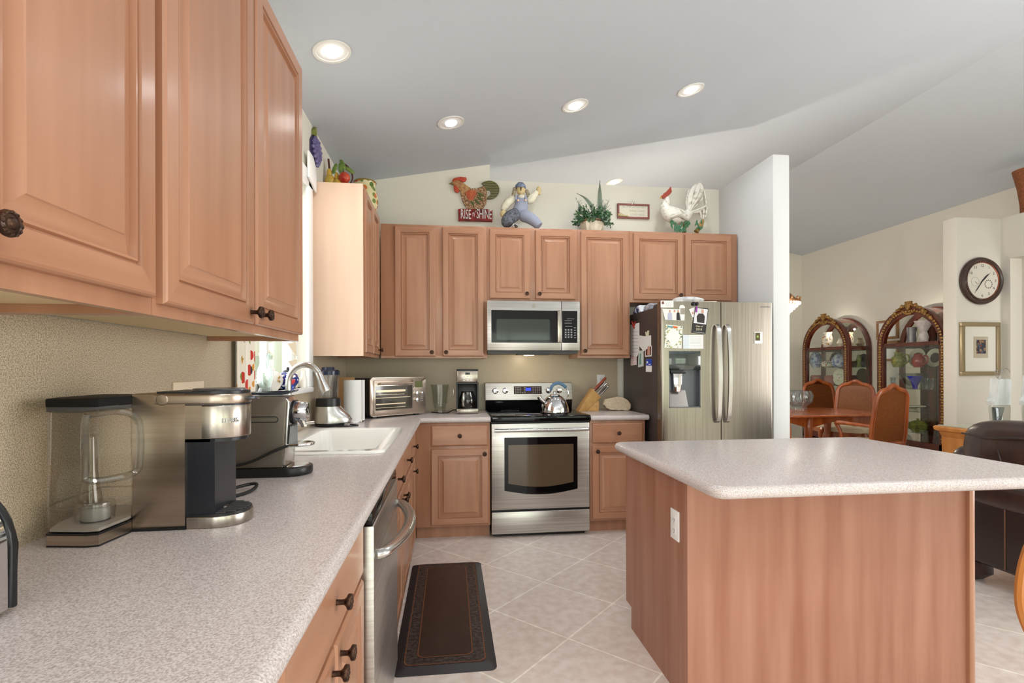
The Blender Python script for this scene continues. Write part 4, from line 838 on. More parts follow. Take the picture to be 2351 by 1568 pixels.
blade([Q_(550,640),Q_(552,400),Q_(553,220),Q_(556,90)],.020,.008).build('spiky_leaf',ALOE,r)
blade([Q_(480,640),Q_(440,480),Q_(340,350),Q_(215,278)],.017,.006).build('spiky_leaf',ALOE,r)
blade([Q_(540,600,4.26),Q_(600,640,4.22),Q_(650,720,4.19),Q_(665,800,4.17)],.014,.005).build('spiky_leaf',mat('grey_leaf',(150,164,158),.6),r)
random.seed(11)
b=MB()
def leaf(b,c,d,l,w,mi=0):
    d=d.normalized(); s_=d.cross(Vector((random.uniform(-1,1),-1,random.uniform(-1,1)))).normalized(); n_=s_.cross(d)
    b._f([b.v(c),b.v(c+d*l*.5+s_*w+n_*.003),b.v(c+d*l),b.v(c+d*l*.5-s_*w+n_*.003)],mi)
for i in range(900):
    a=random.uniform(0,2*PI); e_=random.uniform(-.35,1.1); R=random.uniform(.05,.16); c=Vector((px_+R*math.cos(a)*math.cos(e_)*1.02,py_+R*.75*math.sin(a)*math.cos(e_),2.545+R*.85*math.sin(e_)))
    if c.z<2.465: continue
    leaf(b,c,Vector((math.cos(a),math.sin(a),random.uniform(-.5,1.2))),random.uniform(.018,.035),random.uniform(.005,.010),random.choice((0,0,1,2)))
for k in range(9):
    a=random.uniform(PI*.85,PI*2.15); P=[Vector((px_+.1*math.cos(a),py_+.1*math.sin(a),2.545))+Vector((.03*t*math.cos(a),-.025*t,-.022*t*t*.5)) for t in range(4)]
    for p in P:
        if p.z>2.462:
            for q in range(7): leaf(b,p+Vector((random.uniform(-.015,.015),random.uniform(-.01,.01),random.uniform(-.012,.012))),Vector((random.uniform(-1,1),random.uniform(-1,.2),random.uniform(-1,.6))),.022,.008,random.choice((0,1)))
f=b.build('foliage',[mat('fol_green',(60,98,54),.55),mat('fol_dark',(38,64,50),.55),mat('fol_light',(116,146,116),.6)],r,recalc=False); f['kind']='stuff'
b=MB()
for k in range(16):
    s_=random.choice((-1,1)); a=Vector((px_+s_*random.uniform(.03,.09),py_-.03,2.58)); e_=a+Vector((s_*random.uniform(.01,.07),random.uniform(-.03,.03),random.uniform(.06,.15)))
    b.tube([a,e_],.0018,4)
    for q in range(4): t=.4+.15*q; p=a.lerp(e_,t); b.tube([p,p+Vector((random.uniform(-.025,.025),0,.022))],.0014,4)
f=b.build('twigs',mat('twig',(112,120,106),.7),r); f['kind']='stuff'
# small framed sign
r=thing('framed_sign','small framed sign with faint lettering and a straw bow, above the cabinets','sign',(1.653,4.465,2.62))
b=MB(); x0,x1,z0,z1=1.502,1.802,2.630,2.764
for a in ((x0,z1-.016,x1,z1),(x0,z0,x1,z0+.016),(x0,z0+.016,x0+.016,z1-.016),(x1-.016,z0+.016,x1,z1-.016)): b.box(a[0],4.458,a[1],a[2],4.478,a[3],.002)
b.build('frame',mat('frame_mauve',(142,84,78),.5),r); MB().box(x0+.014,4.468,z0+.014,x1-.014,4.476,z1-.014).build('card',mat('card_cream',(228,222,204),.8),r)
LG=mat('lettering_sage',(186,186,166),.8)
for s_,xx,zz in (('IN THE LITTLE ART',1.66,2.735),('WINE CHILE',1.685,2.70),('LOVE HERE',1.69,2.667)): text(s_,.026,'lettering',LG,r,frameM((xx,4.4672,zz),(1,0,0),(0,0,1)),.0004)
b=MB()
for k in range(7): b.tube([(1.535+random.uniform(-.02,.02),4.452,2.66),(1.535+random.uniform(-.04,.06),4.45,2.66+random.uniform(-.02,.02))],.0025,5)
b.tube([(1.505,4.452,2.655),(1.60,4.45,2.645)],.004,6).build('straw_bow',mat('straw',(206,190,140),.9),r)
MB().tube(smooth([(1.635,4.456,2.755),(1.645,4.45,2.785),(1.66,4.45,2.78),(1.648,4.454,2.762)],4),.004,6).build('hanger',NICKEL,r)
# white ceramic rooster
yr=4.30
def R_(x,y,Y=yr): return atY(*zp(x,y),Y)
WC=mat('ceramic_white',(232,228,218),.25,c2=(150,132,104),scale=(30,30,30),detail=6,lo=.52,hi=.74,coat=.3)
r=thing('ceramic_rooster','large glossy white ceramic rooster with red comb and green leafy base','figurine',(2.03,yr,2.431))
def body(ch,nm,m,n=18,fl=.8):
    P=smooth([c for c,_ in ch],4); R=[q for _,q in ch]; RR=[]
    for i in range(len(P)): t=i/4; k=min(int(t),len(R)-2); RR.append(R[k]+(R[k+1]-R[k])*(t-k))
    return MB().tube(P,RR,n,flat=fl).build(nm,m,r)
body([(R_(1540,330),.012),(R_(1525,400),.034),(R_(1505,480),.046),(R_(1560,560),.068),(R_(1650,610),.075),(R_(1760,620),.066),(R_(1830,590),.045),(R_(1870,530),.03)],'body',WC)
b=MB()
for i,(tip,mid) in enumerate((((2105,430),(2060,230)),((2075,300),(2010,150)),((2100,520),(2080,330)),((2090,640),(2110,480)),((2060,660),(2060,520)),((2000,150),(1940,190)),((1920,180),(1880,300)),((2030,640),(2010,560)),((1860,230),(1840,380)))):
    o_=.012*((i%3)-1); P=smooth([R_(1850,560,yr+o_),R_(*[(1850*.35+mid[0]*.65),(560*.35+mid[1]*.65)],yr+o_),R_(*mid,yr+o_),R_(*tip,yr+o_)],4); n=len(P)
    b.tube(P,[.010+.014*math.sin(PI*k/(n-1))*(1 if k<n-1 else .3) for k in range(n)],8,flat=.5)
b.build('tail_feathers',WC,r)
b=MB().tube(smooth([R_(1590,640,4.25),R_(1700,600,4.235),R_(1800,650,4.24),R_(1840,680,4.25)],4),[.02,.03,.034,.036,.036,.034,.03,.028,.024,.02,.016,.012,.006],10,flat=.4); b.build('wing',WC,r)
CR=mat('ceramic_red',(160,62,42),.25,coat=.3)
poly(MB(),[zp(*p) for p in ((1440,330),(1470,290),(1530,260),(1560,215),(1585,180),(1600,260),(1570,300),(1500,350),(1480,360))],yr-.012,yr+.012,Y=yr,bev=.005).build('comb',CR,r)
MB().tube([R_(1450,335),R_(1428,352)],[.01,.002],8).build('beak',mat('beak_yellow',(206,160,70),.3),r)
b=MB().tube(smooth([R_(1840,640),R_(1900,560),R_(1990,620),R_(2040,700),R_(1980,800)],4),.012,10) if False else MB()
b.lathe([(.085,2.431),(.082,2.445),(.05,2.455),(.001,2.456)],(R_(1760,850).x,yr,0),20,sx=1.3,sy=.8)
b.tube([R_(1800,700),R_(1790,760),R_(1780,850)],[.02,.016,.018],10).tube(smooth([R_(2060,660),R_(2030,740),R_(1960,840)],4),[.008,.012,.016,.018,.02,.02,.02,.022,.024],10)
b.build('base',mat('ceramic_gold',(182,140,66),.25,c2=(120,110,70),scale=(40,40,40),coat=.3),r)
b=MB()
for k in range(26):
    p=R_(random.uniform(1590,1850),random.uniform(690,830),4.25); b.ball(p,(.009,.006,.026),8,M=Matrix.Rotation(random.uniform(-1,1),3,'Y'))
for k in range(8): b.ball(R_(random.uniform(1950,2040),random.uniform(690,800),4.27),(.008,.006,.02),8,M=Matrix.Rotation(random.uniform(-1,1),3,'Y'))
b.build('base_leaves',mat('glaze_green',(36,96,52),.2,c2=(70,120,90),scale=(30,30,30),coat=.4),r)
# ---------------------------------------------------------------- notes and magnets on the refrigerator
def note(name,label,pts,Y=3.5995,m=None,th=.0012,cat='note',bev=0):
    P=[atY(x,y,Y) for x,y in pts]; c=sum(P,Vector())/len(P); r=thing(name,label,cat,c)
    MB().prism([(p.x,p.z) for p in P],'y',Y-th,Y).build('sheet',m or PAPER,r); return r
def on(r,name,pts,m,Y,th=.0006,label=None):
    P=[atY(x,y,Y) for x,y in pts]; return MB().prism([(p.x,p.z) for p in P],'y',Y-th,Y).build(name,m,r,label=label)
def zf(x,y): return (1420+x*240/1792,670+y*210/1568)
def box4(a,b,c,d): return [zf(a,d),zf(c,d),zf(c,b),zf(a,b)]
SKIN=mat('printed_skin',(206,160,136),.7); INK=mat('ink_grey',(178,180,186),.8); DKP=mat('printed_black',(40,36,36),.6)
r=note('contact_card','white contact card with tiny portrait at the top left of the freezer door',box4(722,150,942,268)); on(r,'portrait',box4(742,165,780,210),mat('portrait_brown',(130,70,60),.7),3.5982)
for k in range(3): on(r,'printed_line',box4(810,190+25*k,900,195+25*k),INK,3.5982)
r=note('family_photo','photo card of three standing people below the white contact card',[zf(800,480),zf(1050,490),zf(1055,300),zf(750,290)],cat='photo',Y=3.5990)
SH=[mat('shirt_lilac',(186,188,208),.7),mat('shirt_white',(236,232,226),.7),DKP]
for k,(x,w_) in enumerate(((880,40),(960,34),(1022,30))):
    on(r,'printed_figure',[zf(x-w_,485),zf(x+w_,485),zf(x+w_*.9,370),zf(x,340),zf(x-w_*.9,370)],SH[k],3.5977); on(r,'printed_face',[zf(x-14,350),zf(x+14,350),zf(x+14,312),zf(x-14,312)],SKIN,3.5973)
r=note('paper_tag','small white tag with grey panel, hanging right of the family photo',[zf(1065,490),zf(1130,490),zf(1140,260),zf(1110,225),zf(1060,225),zf(1040,260)],Y=3.5985,cat='tag'); on(r,'panel',box4(1060,280,1140,385),mat('tag_grey',(158,150,136),.6),3.5972)
r=note('invitation','white invitation with olive leaf border and a teal and orange pen','' or [zf(785,960),zf(1080,970),zf(1100,590),zf(810,560)],cat='card',m=spotmat('leafy_print',(232,232,224),[(150,160,110),(196,186,120),(120,140,120),(226,226,220)],scale=70,rad=.45,rough=.8))
on(r,'printed_panel',[zf(935,950),zf(1060,780),zf(980,630),zf(890,640),zf(815,770)],PAPER,3.5982)
p=thing('marker_pen','teal and orange pen held across the top of the leafy invitation','pen',atY(*zf(930,600),3.594)); a,b_,c_=[atY(*zf(*q),3.590) for q in ((840,592),(930,598),(1015,608))]
MB().tube([a,a.lerp(b_,.2),b_],[.002,.0055,.0055],8).build('barrel',mat('pen_teal',(110,176,190),.4),p); MB().tube([b_,b_.lerp(c_,.8),c_],[.0058,.0058,.003],8).build('cap',mat('pen_orange',(236,110,40),.4),p)
r=note('list_card','white ruled card beside the leafy invitation',box4(1105,740,1455,975)); on(r,'folded_flap',box4(1108,742,1210,972),mat('pale_blue_paper',(218,226,232),.8),3.5982)
for k in range(8): on(r,'printed_line',box4(1225,765+25*k,1410,768+25*k),INK,3.5982)
r=note('graduate_card','tilted black and white class of 2018 graduate photo card',[zf(1255,700),zf(1490,725),zf(1540,285),zf(1310,265)],cat='card',m=DKP,Y=3.5985)
on(r,'photo',[zf(1285,535),zf(1500,560),zf(1530,300),zf(1320,275)],mat('photo_grey',(222,222,226),.6),3.5972)
on(r,'printed_figure',[zf(1345,520),zf(1470,540),zf(1480,420),zf(1450,375),zf(1375,370),zf(1340,420)],mat('printed_dark',(54,46,46),.7),3.5965); on(r,'printed_face',[zf(1420,370),zf(1460,370),zf(1460,300),zf(1418,300)],SKIN,3.5965)
on(r,'printed_line',[zf(1282,690),zf(1475,712),zf(1476,704),zf(1283,682)],INK,3.5972)
tcol=mat('card_lettering',(226,216,180),.7)
for s_,x,y,q in (('Class of',1385,592,.017),('2018',1378,645,.024)):
    c=atY(*zf(x,y),3.5970); text(s_,q,'lettering',tcol,r,frameM((c.x,3.5971,c.z),(1,0,-.06),(.06,0,1)),.0004)
r=note('photo_strip','slanted small photo tucked behind the graduate card',[zf(1265,440),zf(1330,420),zf(1310,260),zf(1205,300)],cat='photo',Y=3.5996,m=PAPER); on(r,'printed_face',[zf(1260,390),zf(1295,380),zf(1285,340),zf(1255,350)],SKIN,3.5984)
q=atY(*zf(1335,200),3.585); r=thing('magnet_clip','purple and black clip magnet at the top of the freezer door','magnet',q)
MB().ball(atY(*zf(1290,205),3.592),(.013,.007,.015),12).ball(atY(*zf(1350,205),3.592),(.012,.007,.014),12).build('pads',BLACK,r); q=[atY(*zf(*w_),3.588) for w_ in ((1340,250),(1335,350))]; MB().tube(q,.0075,8,flat=.5).build('clip',PURPLE,r)
r=note('photo_magnet','small photo magnet of a plant on the right refrigerator door',[(1732,789),(1750,789),(1750,762),(1732,762)],Y=3.6010,cat='magnet',th=.003); on(r,'print',[(1734,782),(1745,782),(1745,764),(1734,764)],mat('print_brown',(84,72,30),.6),3.5978); on(r,'printed_leaf',[(1737,775),(1742,775),(1741,770),(1738,770)],mat('print_leaf',(150,180,80),.6),3.5972)
def side(name,label,pts,m=None,cat='note',X_=1.5445,th=.0012):
    P=[atX(x,y,X_) for x,y in pts]; c=sum(P,Vector())/len(P); r=thing(name,label,cat,c); MB().prism([(p.y,p.z) for p in P],'x',X_-th,X_).build('sheet',m or PAPER,r); return r
def ons(r,name,pts,m,X_=1.5432): P=[atX(x,y,X_) for x,y in pts]; return MB().prism([(p.y,p.z) for p in P],'x',X_-.0006,X_).build(name,m,r)
r=side('long_receipt','long white receipt on the side of the refrigerator under a red clip',[zf(205,1090),zf(320,1110),zf(358,1020),zf(358,530),zf(205,565)])
for k in range(7): ons(r,'printed_line',box4(225,680+58*k,335,688+58*k),INK)
q=atX(*zf(262,560),1.535); r=thing('clip_magnet','red spring clip magnet above the long receipt','magnet',q); MB().tube([atX(*zf(232,510),1.538),atX(*zf(268,620),1.538)],.007,8).tube([atX(*zf(290,510),1.538),atX(*zf(262,590),1.538)],.006,8).build('clip',RED,r); MB().tube([atX(*zf(222,470),1.538),atX(*zf(232,510),1.538)],.005,6).build('grip',BLACK,r); MB().tube([atX(*zf(285,460),1.538),atX(*zf(285,510),1.538)],.006,6).build('grip',BLACK,r)
side('coupon','pink and white paper slip showing below the long receipt',[zf(210,1265),zf(312,1250),zf(312,1100),zf(210,1100)],mat('pinkish_paper',(226,206,206),.8),X_=1.5450,th=.0004)
r=side('folded_papers','bunch of folded white papers in the middle of the refrigerator side',[zf(430,1020),zf(560,930),zf(560,745),zf(440,760),zf(360,745),zf(360,930)]); q=atX(*zf(500,700),1.538); k=thing('clip_magnet','cream clip magnet holding the folded white papers','magnet',q); MB().tube([atX(*zf(512,665),1.540),atX(*zf(505,750),1.540)],.008,8,flat=.5).build('clip',mat('cream_plastic',(232,226,190),.5),k); MB().tube([atX(*zf(472,690),1.540),atX(*zf(480,750),1.540)],.006,8).build('clip',mat('cream_plastic',(232,226,190),.5),k)
r=side('bookmark_strip','narrow green and white strip hanging below the folded papers',[zf(335,1295),zf(430,1275),zf(430,1000),zf(345,1010)],mat('strip_green',(206,214,206),.8),X_=1.5450,th=.0004); ons(r,'print',[zf(355,1250),zf(390,1240),zf(385,1060),zf(365,1060)],mat('strip_teal',(120,160,150),.8),1.5445)
r=side('portrait_photo','dark red portrait photo with white border on the refrigerator side',[zf(455,1115),zf(570,1105),zf(570,925),zf(462,925)],cat='photo',X_=1.5450,th=.0008); ons(r,'print',[zf(468,1092),zf(558,1085),zf(558,935),zf(468,935)],mat('photo_maroon',(96,34,34),.6),1.5441); ons(r,'printed_figure',[zf(495,1080),zf(540,1080),zf(535,930),zf(500,930)],SKIN,1.5434)
r=side('blue_card','blue and white card lowest on the refrigerator side',[zf(470,1370),zf(570,1375),zf(572,1150),zf(475,1155)]); ons(r,'print',[zf(475,1265),zf(572,1265),zf(572,1150),zf(475,1155)],BLUE); ons(r,'printed_mark',[zf(485,1225),zf(505,1225),zf(505,1190),zf(485,1190)],PAPER,1.5424); ons(r,'printed_line',[zf(515,1250),zf(550,1250),zf(550,1236),zf(515,1236)],PAPER,1.5424)
# things lying on top of the refrigerator
zt=1.7355
r=thing('storage_tray','white bowl-shaped tray of folded cloths on top of the refrigerator','tray',(1.88,3.85,zt))
MB().prism([(1.74,zt),(2.02,zt),(2.06,zt+.06),(1.72,zt+.05)],'y',3.74,3.98,bev=.012).build('tray',mat('cream_tray',(226,214,196),.6),r)
MB().ball((1.87,3.85,zt+.075),(.13,.09,.028),16).ball((1.80,3.84,zt+.07),(.06,.06,.03),10).build('cloths',mat('white_cloth',(226,226,226),.9,c2=(150,156,166),scale=(18,18,18),lo=.5,hi=.7),r)
tag(MB().box(2.07,3.80,zt,2.24,3.95,zt+.038,.01).build('blue_folder',BLUE),'blue folder lying on the refrigerator behind the right door','folder')
tag(MB().prism([(3.81,zt),(4.0,zt),(3.98,zt+.04),(3.88,zt+.055),(3.82,zt+.03)],'x',1.555,1.66,bev=.012).build('plastic_bag',mat('bag_grey',(196,204,214),.25,c2=(120,130,150),scale=(30,30,30))),'crumpled grey plastic bag on the front left of the refrigerator top','bag')
tag(MB().prism([(4.05,zt),(4.25,zt),(4.2,zt+.05),(4.1,zt+.065)],'x',1.555,1.67,bev=.012).build('plastic_bag',mat('bag_navy',(60,70,110),.25,c2=(220,224,230),scale=(18,18,18),lo=.48,hi=.52)),'navy and white plastic bag at the back left of the refrigerator top','bag')
# ---------------------------------------------------------------- dining room and living room beyond
MAHOG=mat('mahogany',(104,46,28),.25,c2=(80,32,22),scale=(12,12,1.5),coat=.3); CHERRY=mat('cherry_wood',(164,84,34),.2,c2=(134,62,24),scale=(12,12,1.5),coat=.4)
GOLD=mat('gilded_carving',(186,144,80),.4,.4,c2=(128,90,44),scale=(60,60,60)); MIRR=mat('mirror_back',(200,196,186),.03,1)
CGL=glass('cabinet_glass',(246,250,248),0,.85)
CANE=mat('woven_cane',(158,94,42),.4,c2=(132,76,34),scale=(90,90,90)); SEATC=mat('seat_cream',(222,208,176),.85)
XF,CD=6.10,.385   # curio fronts face the table; backs against the right wall
def archpts(y0,y1,z0,z1,ins,n=20):
    "outline of an arched frame, from the lower far corner over the top to the lower near corner"
    a,b=y0+ins,y1-ins; R=(b-a)/2; c=(a+b)/2; Rz=(y1-y0)/2*1.0; zs=z1-Rz
    return [(a,z0+ins*.0)]+[(c-R*math.cos(PI*i/n),zs+(Rz-ins)*math.sin(PI*i/n)) for i in range(n+1)]+[(b,z0)]
def ring(mb,y0,y1,z0,z1,w,x0,x1,mi=0):
    O=archpts(y0,y1,z0,z1,0); I=archpts(y0,y1,z0,z1,w); L=[]
    for x,q in ((x0,O),(x0,I),(x1,I),(x1,O),(x0,O)): L.append([Vector((x,y,z)) for y,z in q])
    return mb.loops(L,mi,False)
def curio(y0,label,h=2.15,w=1.05):
    y1=y0+w; r=thing('curio_cabinet',label,'cabinet',(XF+.2,(y0+y1)/2,0))
    b=ring(MB(),y0,y1,.12,h-.06,.11,XF,XF+.05); b.box(XF,y0,.10,XF+.05,y1,.30); b.build('front_frame',MAHOG,r,angle=40)
    b=MB(); 
    for k in (.045,.075):
        pts=[Vector((XF-.004,y,z)) for y,z in archpts(y0+k,y1-k,.34,h-.06-k,0,28)]; b.tube(pts,.007,6,mi=0)
    b.build('moulding',MAHOG,r)
    b=MB(); pts=[Vector((XF-.006,y,z)) for y,z in archpts(y0+.06,y1-.06,.34,h-.12,0,36)]; P=[]
    for i in range(len(pts)-1):
        n=max(1,int((pts[i+1]-pts[i]).length/.035)); P+=[pts[i].lerp(pts[i+1],k/n) for k in range(n)]
    for i,p in enumerate(P): b.ball(p,(.014,.018+.008*(i%2),.018),6)
    b.build('carved_garland',GOLD,r)
    b=MB(); cz_=h-.07; cy=(y0+y1)/2
    b.prism([(cy-.05,cz_+.08),(cy+.05,cz_+.08),(cy+.035,cz_-.0),(cy,cz_-.05),(cy-.035,cz_)],'x',XF-.03,XF+.01,bev=.008)
    for i in range(-9,10):
        if i: b.ball((XF-.01,cy+.035*i,cz_+.03-.0026*i*i+.012*(i%2)),(.02,.024,.022+.008*((i+9)%3==0)),8)
    for i in range(-3,4): b.ball((XF-.012,cy+.03*i,cz_-.085+.004*i*i),(.014,.018,.018),8)
    b.build('crest',GOLD,r)
    b=ring(MB(),y0,y1,.12,h-.06,.07,XF+CD-.03,XF+CD); b.box(XF+.05,y0,.10,XF+CD,y0+.05,.14).box(XF+.05,y1-.05,.10,XF+CD,y1,.14).box(XF,y0,0.02,XF+CD,y1,.12); b.build('back_frame',MAHOG,r,angle=40)
    pts=archpts(y0,y1,.12,h-.06,.06); MB().prism(pts,'x',XF+CD-.012,XF+CD-.008).build('mirror',MIRR,r)
    b=MB()
    for yy in (y0+.02,y1-.07): b.box(XF+.05,yy,1.545,XF+CD-.03,yy+.05,1.61)
    b.box(XF+.0,y0+.1,1.56,XF+.05,y1-.1,1.61).box(XF+.05,y0+.06,1.59,XF+CD-.03,y1-.06,1.608).box(XF+CD-.06,(y0+y1)/2-.03,.12,XF+CD-.02,(y0+y1)/2+.03,h-.2)
    b.build('wood_shelf',MAHOG,r)
    for z in (1.27,.98,.68,.40): MB().box(XF+.04,y0+.05,z,XF+CD-.03,y1-.05,z+.008).build('glass_shelf',CGL,r)
    MB().box(XF+.02,y0+.1,.30,XF+.024,y1-.1,1.56).build('glass_door',CGL,r)
    MB().box(XF+.05,y0+.004,.14,XF+CD-.03,y0+.008,1.56).build('side_pane',CGL,r)
    # arched glass roof band joining front and back
    O=archpts(y0,y1,1.6,h-.06,.012); L=[[Vector((x,y,z)) for y,z in O[1:-1]] for x in (XF+.05,XF+CD-.03)]; MB().loops(L,0,False).build('arched_pane',CGL,r,recalc=False)
    lamp('curio_fill',(XF+.2,(y0+y1)/2,h-.24),4.0,.012,(1,.93,.82))  # added point fill to brighten the contents, not a fitting of the cabinet
    return r
CU=[curio(7.20,'arched mahogany curio cabinet with gilded crest, the one behind the two dining chairs'),curio(5.63,'arched mahogany curio cabinet with gilded crest, the one beside the clock wall')]
KS=.72
def vessel(name,label,cat,p,prof,m,extra=None,sx=1,sy=1,group=None,k=1):
    r=thing(name,label,cat,p,group); MB().lathe([(q*KS*k,p.z+z*KS*k) for q,z in prof],(p.x,p.y,0),20,sx=sx,sy=sy).build('body',m,r)
    if extra: extra(r)
    return r
def on_shelf(px,z,x=6.28): p=atX(px,846,x); return Vector((x,p.y,z))
def plate(label,px,z,R,m,x=6.40,lean=.12,m2=None):
    R=R*KS; p=on_shelf(px,z,x); r=thing('plate',label,'plate',p); M=Matrix.Rotation(-PI/2+lean,3,'Y'); c=p+Vector((0,0,R*math.cos(lean)+.002))
    MB().lathe([(.001,-.004),(R*.55,-.004),(R,.010),(R,.014),(R*.58,0),(.001,0)],c,28,M=M).build('rim',m,r); MB().lathe([(.001,.0005),(R*.55,.0008),(R*.55,.002),(.001,.002)],c,24,M=M).build('center',m2 or m,r); return r
FLOR=spotmat('floral_china',(232,226,212),[(190,90,80),(120,140,90),(210,180,110),(160,120,130)],scale=34,rad=.4,rough=.25); BLUW=mat('blue_white_china',(206,212,224),.2,c2=(110,126,176),scale=(22,22,22),lo=.45,hi=.6)
COB=mat('cobalt_glass',(20,36,170),.08,coat=.6); RUBY=mat('ruby_glass',(150,16,20),.1,coat=.6); OLV=mat('majolica_green',(150,148,66),.25,c2=(96,104,52),scale=(30,30,30)); PINKM=mat('pink_stoneware',(168,104,96),.4); CRY=glass('cut_crystal',(236,240,242),.03,.5); CRW=mat('cream_ware',(226,218,200),.3)
# first curio (behind the chairs)
s=1.279
vessel('vase','tall floral china vase on the top shelf of the curio behind the chairs','vase',on_shelf(1899,1.61),[(.07,0),(.10,.06),(.12,.2),(.09,.30),(.11,.36),(.001,.35)],FLOR)
vessel('vase','pale pink vase on the right of the top shelf behind the chairs','vase',on_shelf(1931,1.61,6.30),[(.05,0),(.09,.08),(.05,.17),(.06,.2),(.001,.2)],CRW)
vessel('ginger_jar','round blue and white jar on the second shelf of the curio behind the chairs','jar',on_shelf(1873,s),[(.08,0),(.13,.10),(.14,.2),(.10,.32),(.06,.36),(.001,.37)],BLUW)
vessel('tureen','low floral china tureen on the second shelf behind the chairs','bowl',on_shelf(1900,s,6.22),[(.07,0),(.12,.03),(.14,.09),(.10,.14),(.001,.16)],FLOR)
vessel('tureen','white china tureen with blue flowers on the right of the second shelf','bowl',on_shelf(1926,s,6.25),[(.07,0),(.13,.05),(.15,.16),(.09,.27),(.03,.3),(.001,.31)],BLUW)
for px,l in ((1874,'left pink stoneware pot on the third shelf behind the chairs'),(1907,'right pink stoneware pot beside the leaning floral plate')): vessel('stoneware_pot',l,'pot',on_shelf(px,.989),[(.09,0),(.13,.08),(.13,.18),(.10,.22),(.001,.22)],PINKM)
plate('white plate with flower border leaning on the third shelf behind the chairs',1928,.989,.19,CRW,x=6.27,m2=FLOR)
vessel('candle_holder','green figurine in the near side of the curio behind the chairs','figurine',on_shelf(1972,s,6.36),[(.05,0),(.03,.1),(.05,.18),(.03,.27),(.001,.28)],OLV)
vessel('crystal_bowl','cut crystal bowl on a lower shelf between the two chair backs','bowl',on_shelf(1908,.689,6.25),[(.06,0),(.14,.09),(.16,.2),(.14,.2),(.05,.02)],CRY)
# second curio (beside the clock wall)
def jug(px,z,label,m,x=6.2,k=1,spout=True):
    k=k*KS; p=on_shelf(px,z,x); r=thing('jug',label,'jug',p)
    MB().lathe([(.07*k,z),(.11*k,z+.08*k),(.10*k,z+.16*k),(.06*k,z+.22*k),(.07*k,z+.25*k),(.001,z+.24*k)],(p.x,p.y,0),20).build('body',m,r)
    MB().tube(smooth([p+Vector((0,-.08*k,.2*k)),p+Vector((0,-.17*k,.2*k)),p+Vector((0,-.18*k,.1*k)),p+Vector((0,-.09*k,.05*k))],4),.014*k,8).build('handle',m,r); return r
vessel('vase','tall white frilled vase on the top shelf of the curio beside the clock','vase',on_shelf(2121,1.61),[(.06,0),(.08,.1),(.05,.2),(.12,.33),(.15,.40),(.001,.34)],mat('frilled_white',(226,220,214),.3,c2=(196,186,190),scale=(20,20,20)))
vessel('glass_block','grey glass block ornament on the top shelf beside the white vase','ornament',on_shelf(2094,1.61,6.3),[(.08,0),(.08,.30),(.001,.3)],mat('smoke_glass',(120,120,122),.2))
jug(2064,s,'olive green majolica jug with big handle on the second shelf',OLV,k=1.15)
plate('cream and black rimmed plate behind the ruby pitcher',2107,s,.18,CRW,m2=mat('plate_black',(60,58,56),.3))
plate('cream and black rimmed plate at the right end of the second shelf',2147,s,.17,CRW,m2=mat('plate_black',(60,58,56),.3),x=6.38)
jug(2109,s,'ruby red glass pitcher in front of the black rimmed plate',RUBY,k=1.0)
vessel('fluted_vase','cobalt blue fluted vase on the third shelf','vase',on_shelf(2101,.989,6.2),[(.05,0),(.05,.03),(.07,.12),(.14,.25),(.17,.31),(.15,.31),(.05,.1),(.001,.1)],COB,k=.76)
vessel('crystal_bowl','large flaring crystal bowl behind the cobalt blue vase','bowl',on_shelf(2088,.989,6.34),[(.07,0),(.14,.14),(.24,.38),(.22,.38),(.12,.14),(.001,.05)],CRY,k=.75)
for px,l in ((2050,'small crystal goblet at the left of the third shelf'),(2128,'first crystal tumbler right of the cobalt blue vase'),(2140,'second crystal tumbler right of the cobalt blue vase')): vessel('goblet',l,'glass',on_shelf(px,.989,6.25),[(.04,0),(.035,.02),(.045,.14),(.05,.20),(.04,.2),(.02,.05)],CRY)
vessel('cake_plate','cream china cake plate on a lower shelf beside the caned armchair','plate',on_shelf(2095,.689,6.25),[(.09,0),(.05,.04),(.20,.08),(.20,.095),(.001,.09)],CRW)
for px,l in ((2069,'left green covered tureen near the bottom of the curio beside the clock wall'),(2107,'right green covered tureen near the bottom of the curio beside the clock wall')): vessel('covered_tureen',l,'tureen',on_shelf(px,.409,6.25),[(.09,0),(.14,.06),(.15,.13),(.10,.19),(.02,.22),(.025,.25),(.001,.25)],OLV)
plate('small cream plate on the cabinet floor beside the armchair back',2080,.125,.16,CRW,x=6.3)
jug(2106,.125,'cream pottery jug on the cabinet floor, curio beside the clock wall',CRW,x=6.3,k=.8)
# frames on the wall between the curios
FRW=mat('frame_wood',(150,108,66),.4)
def frame_y(name,label,y0,y1,z0,z1,X,t=.03,w=.035,m=FRW,art=None):
    r=thing(name,label,'picture',(X,(y0+y1)/2,z0)); b=MB()
    for a in ((y0,y1,z1-w,z1),(y0,y1,z0,z0+w),(y0,y0+w,z0+w,z1-w),(y1-w,y1,z0+w,z1-w)): b.box(X-t,a[0],a[2],X,a[1],a[3],.004)
    b.build('frame',m,r); MB().box(X-t*.5,y0+w*.8,z0+w*.8,X-t*.3,y1-w*.8,z1-w*.8).build('print',art or PAPER,r); return r
frame_y('picture_frame','upper wood-framed picture on the far wall behind the curio beside the clock',6.72,7.10,1.70,1.98,XD-.001)
frame_y('picture_frame','lower wood-framed picture on the far wall behind the curio beside the clock',6.72,7.08,1.37,1.67,XD-.001)
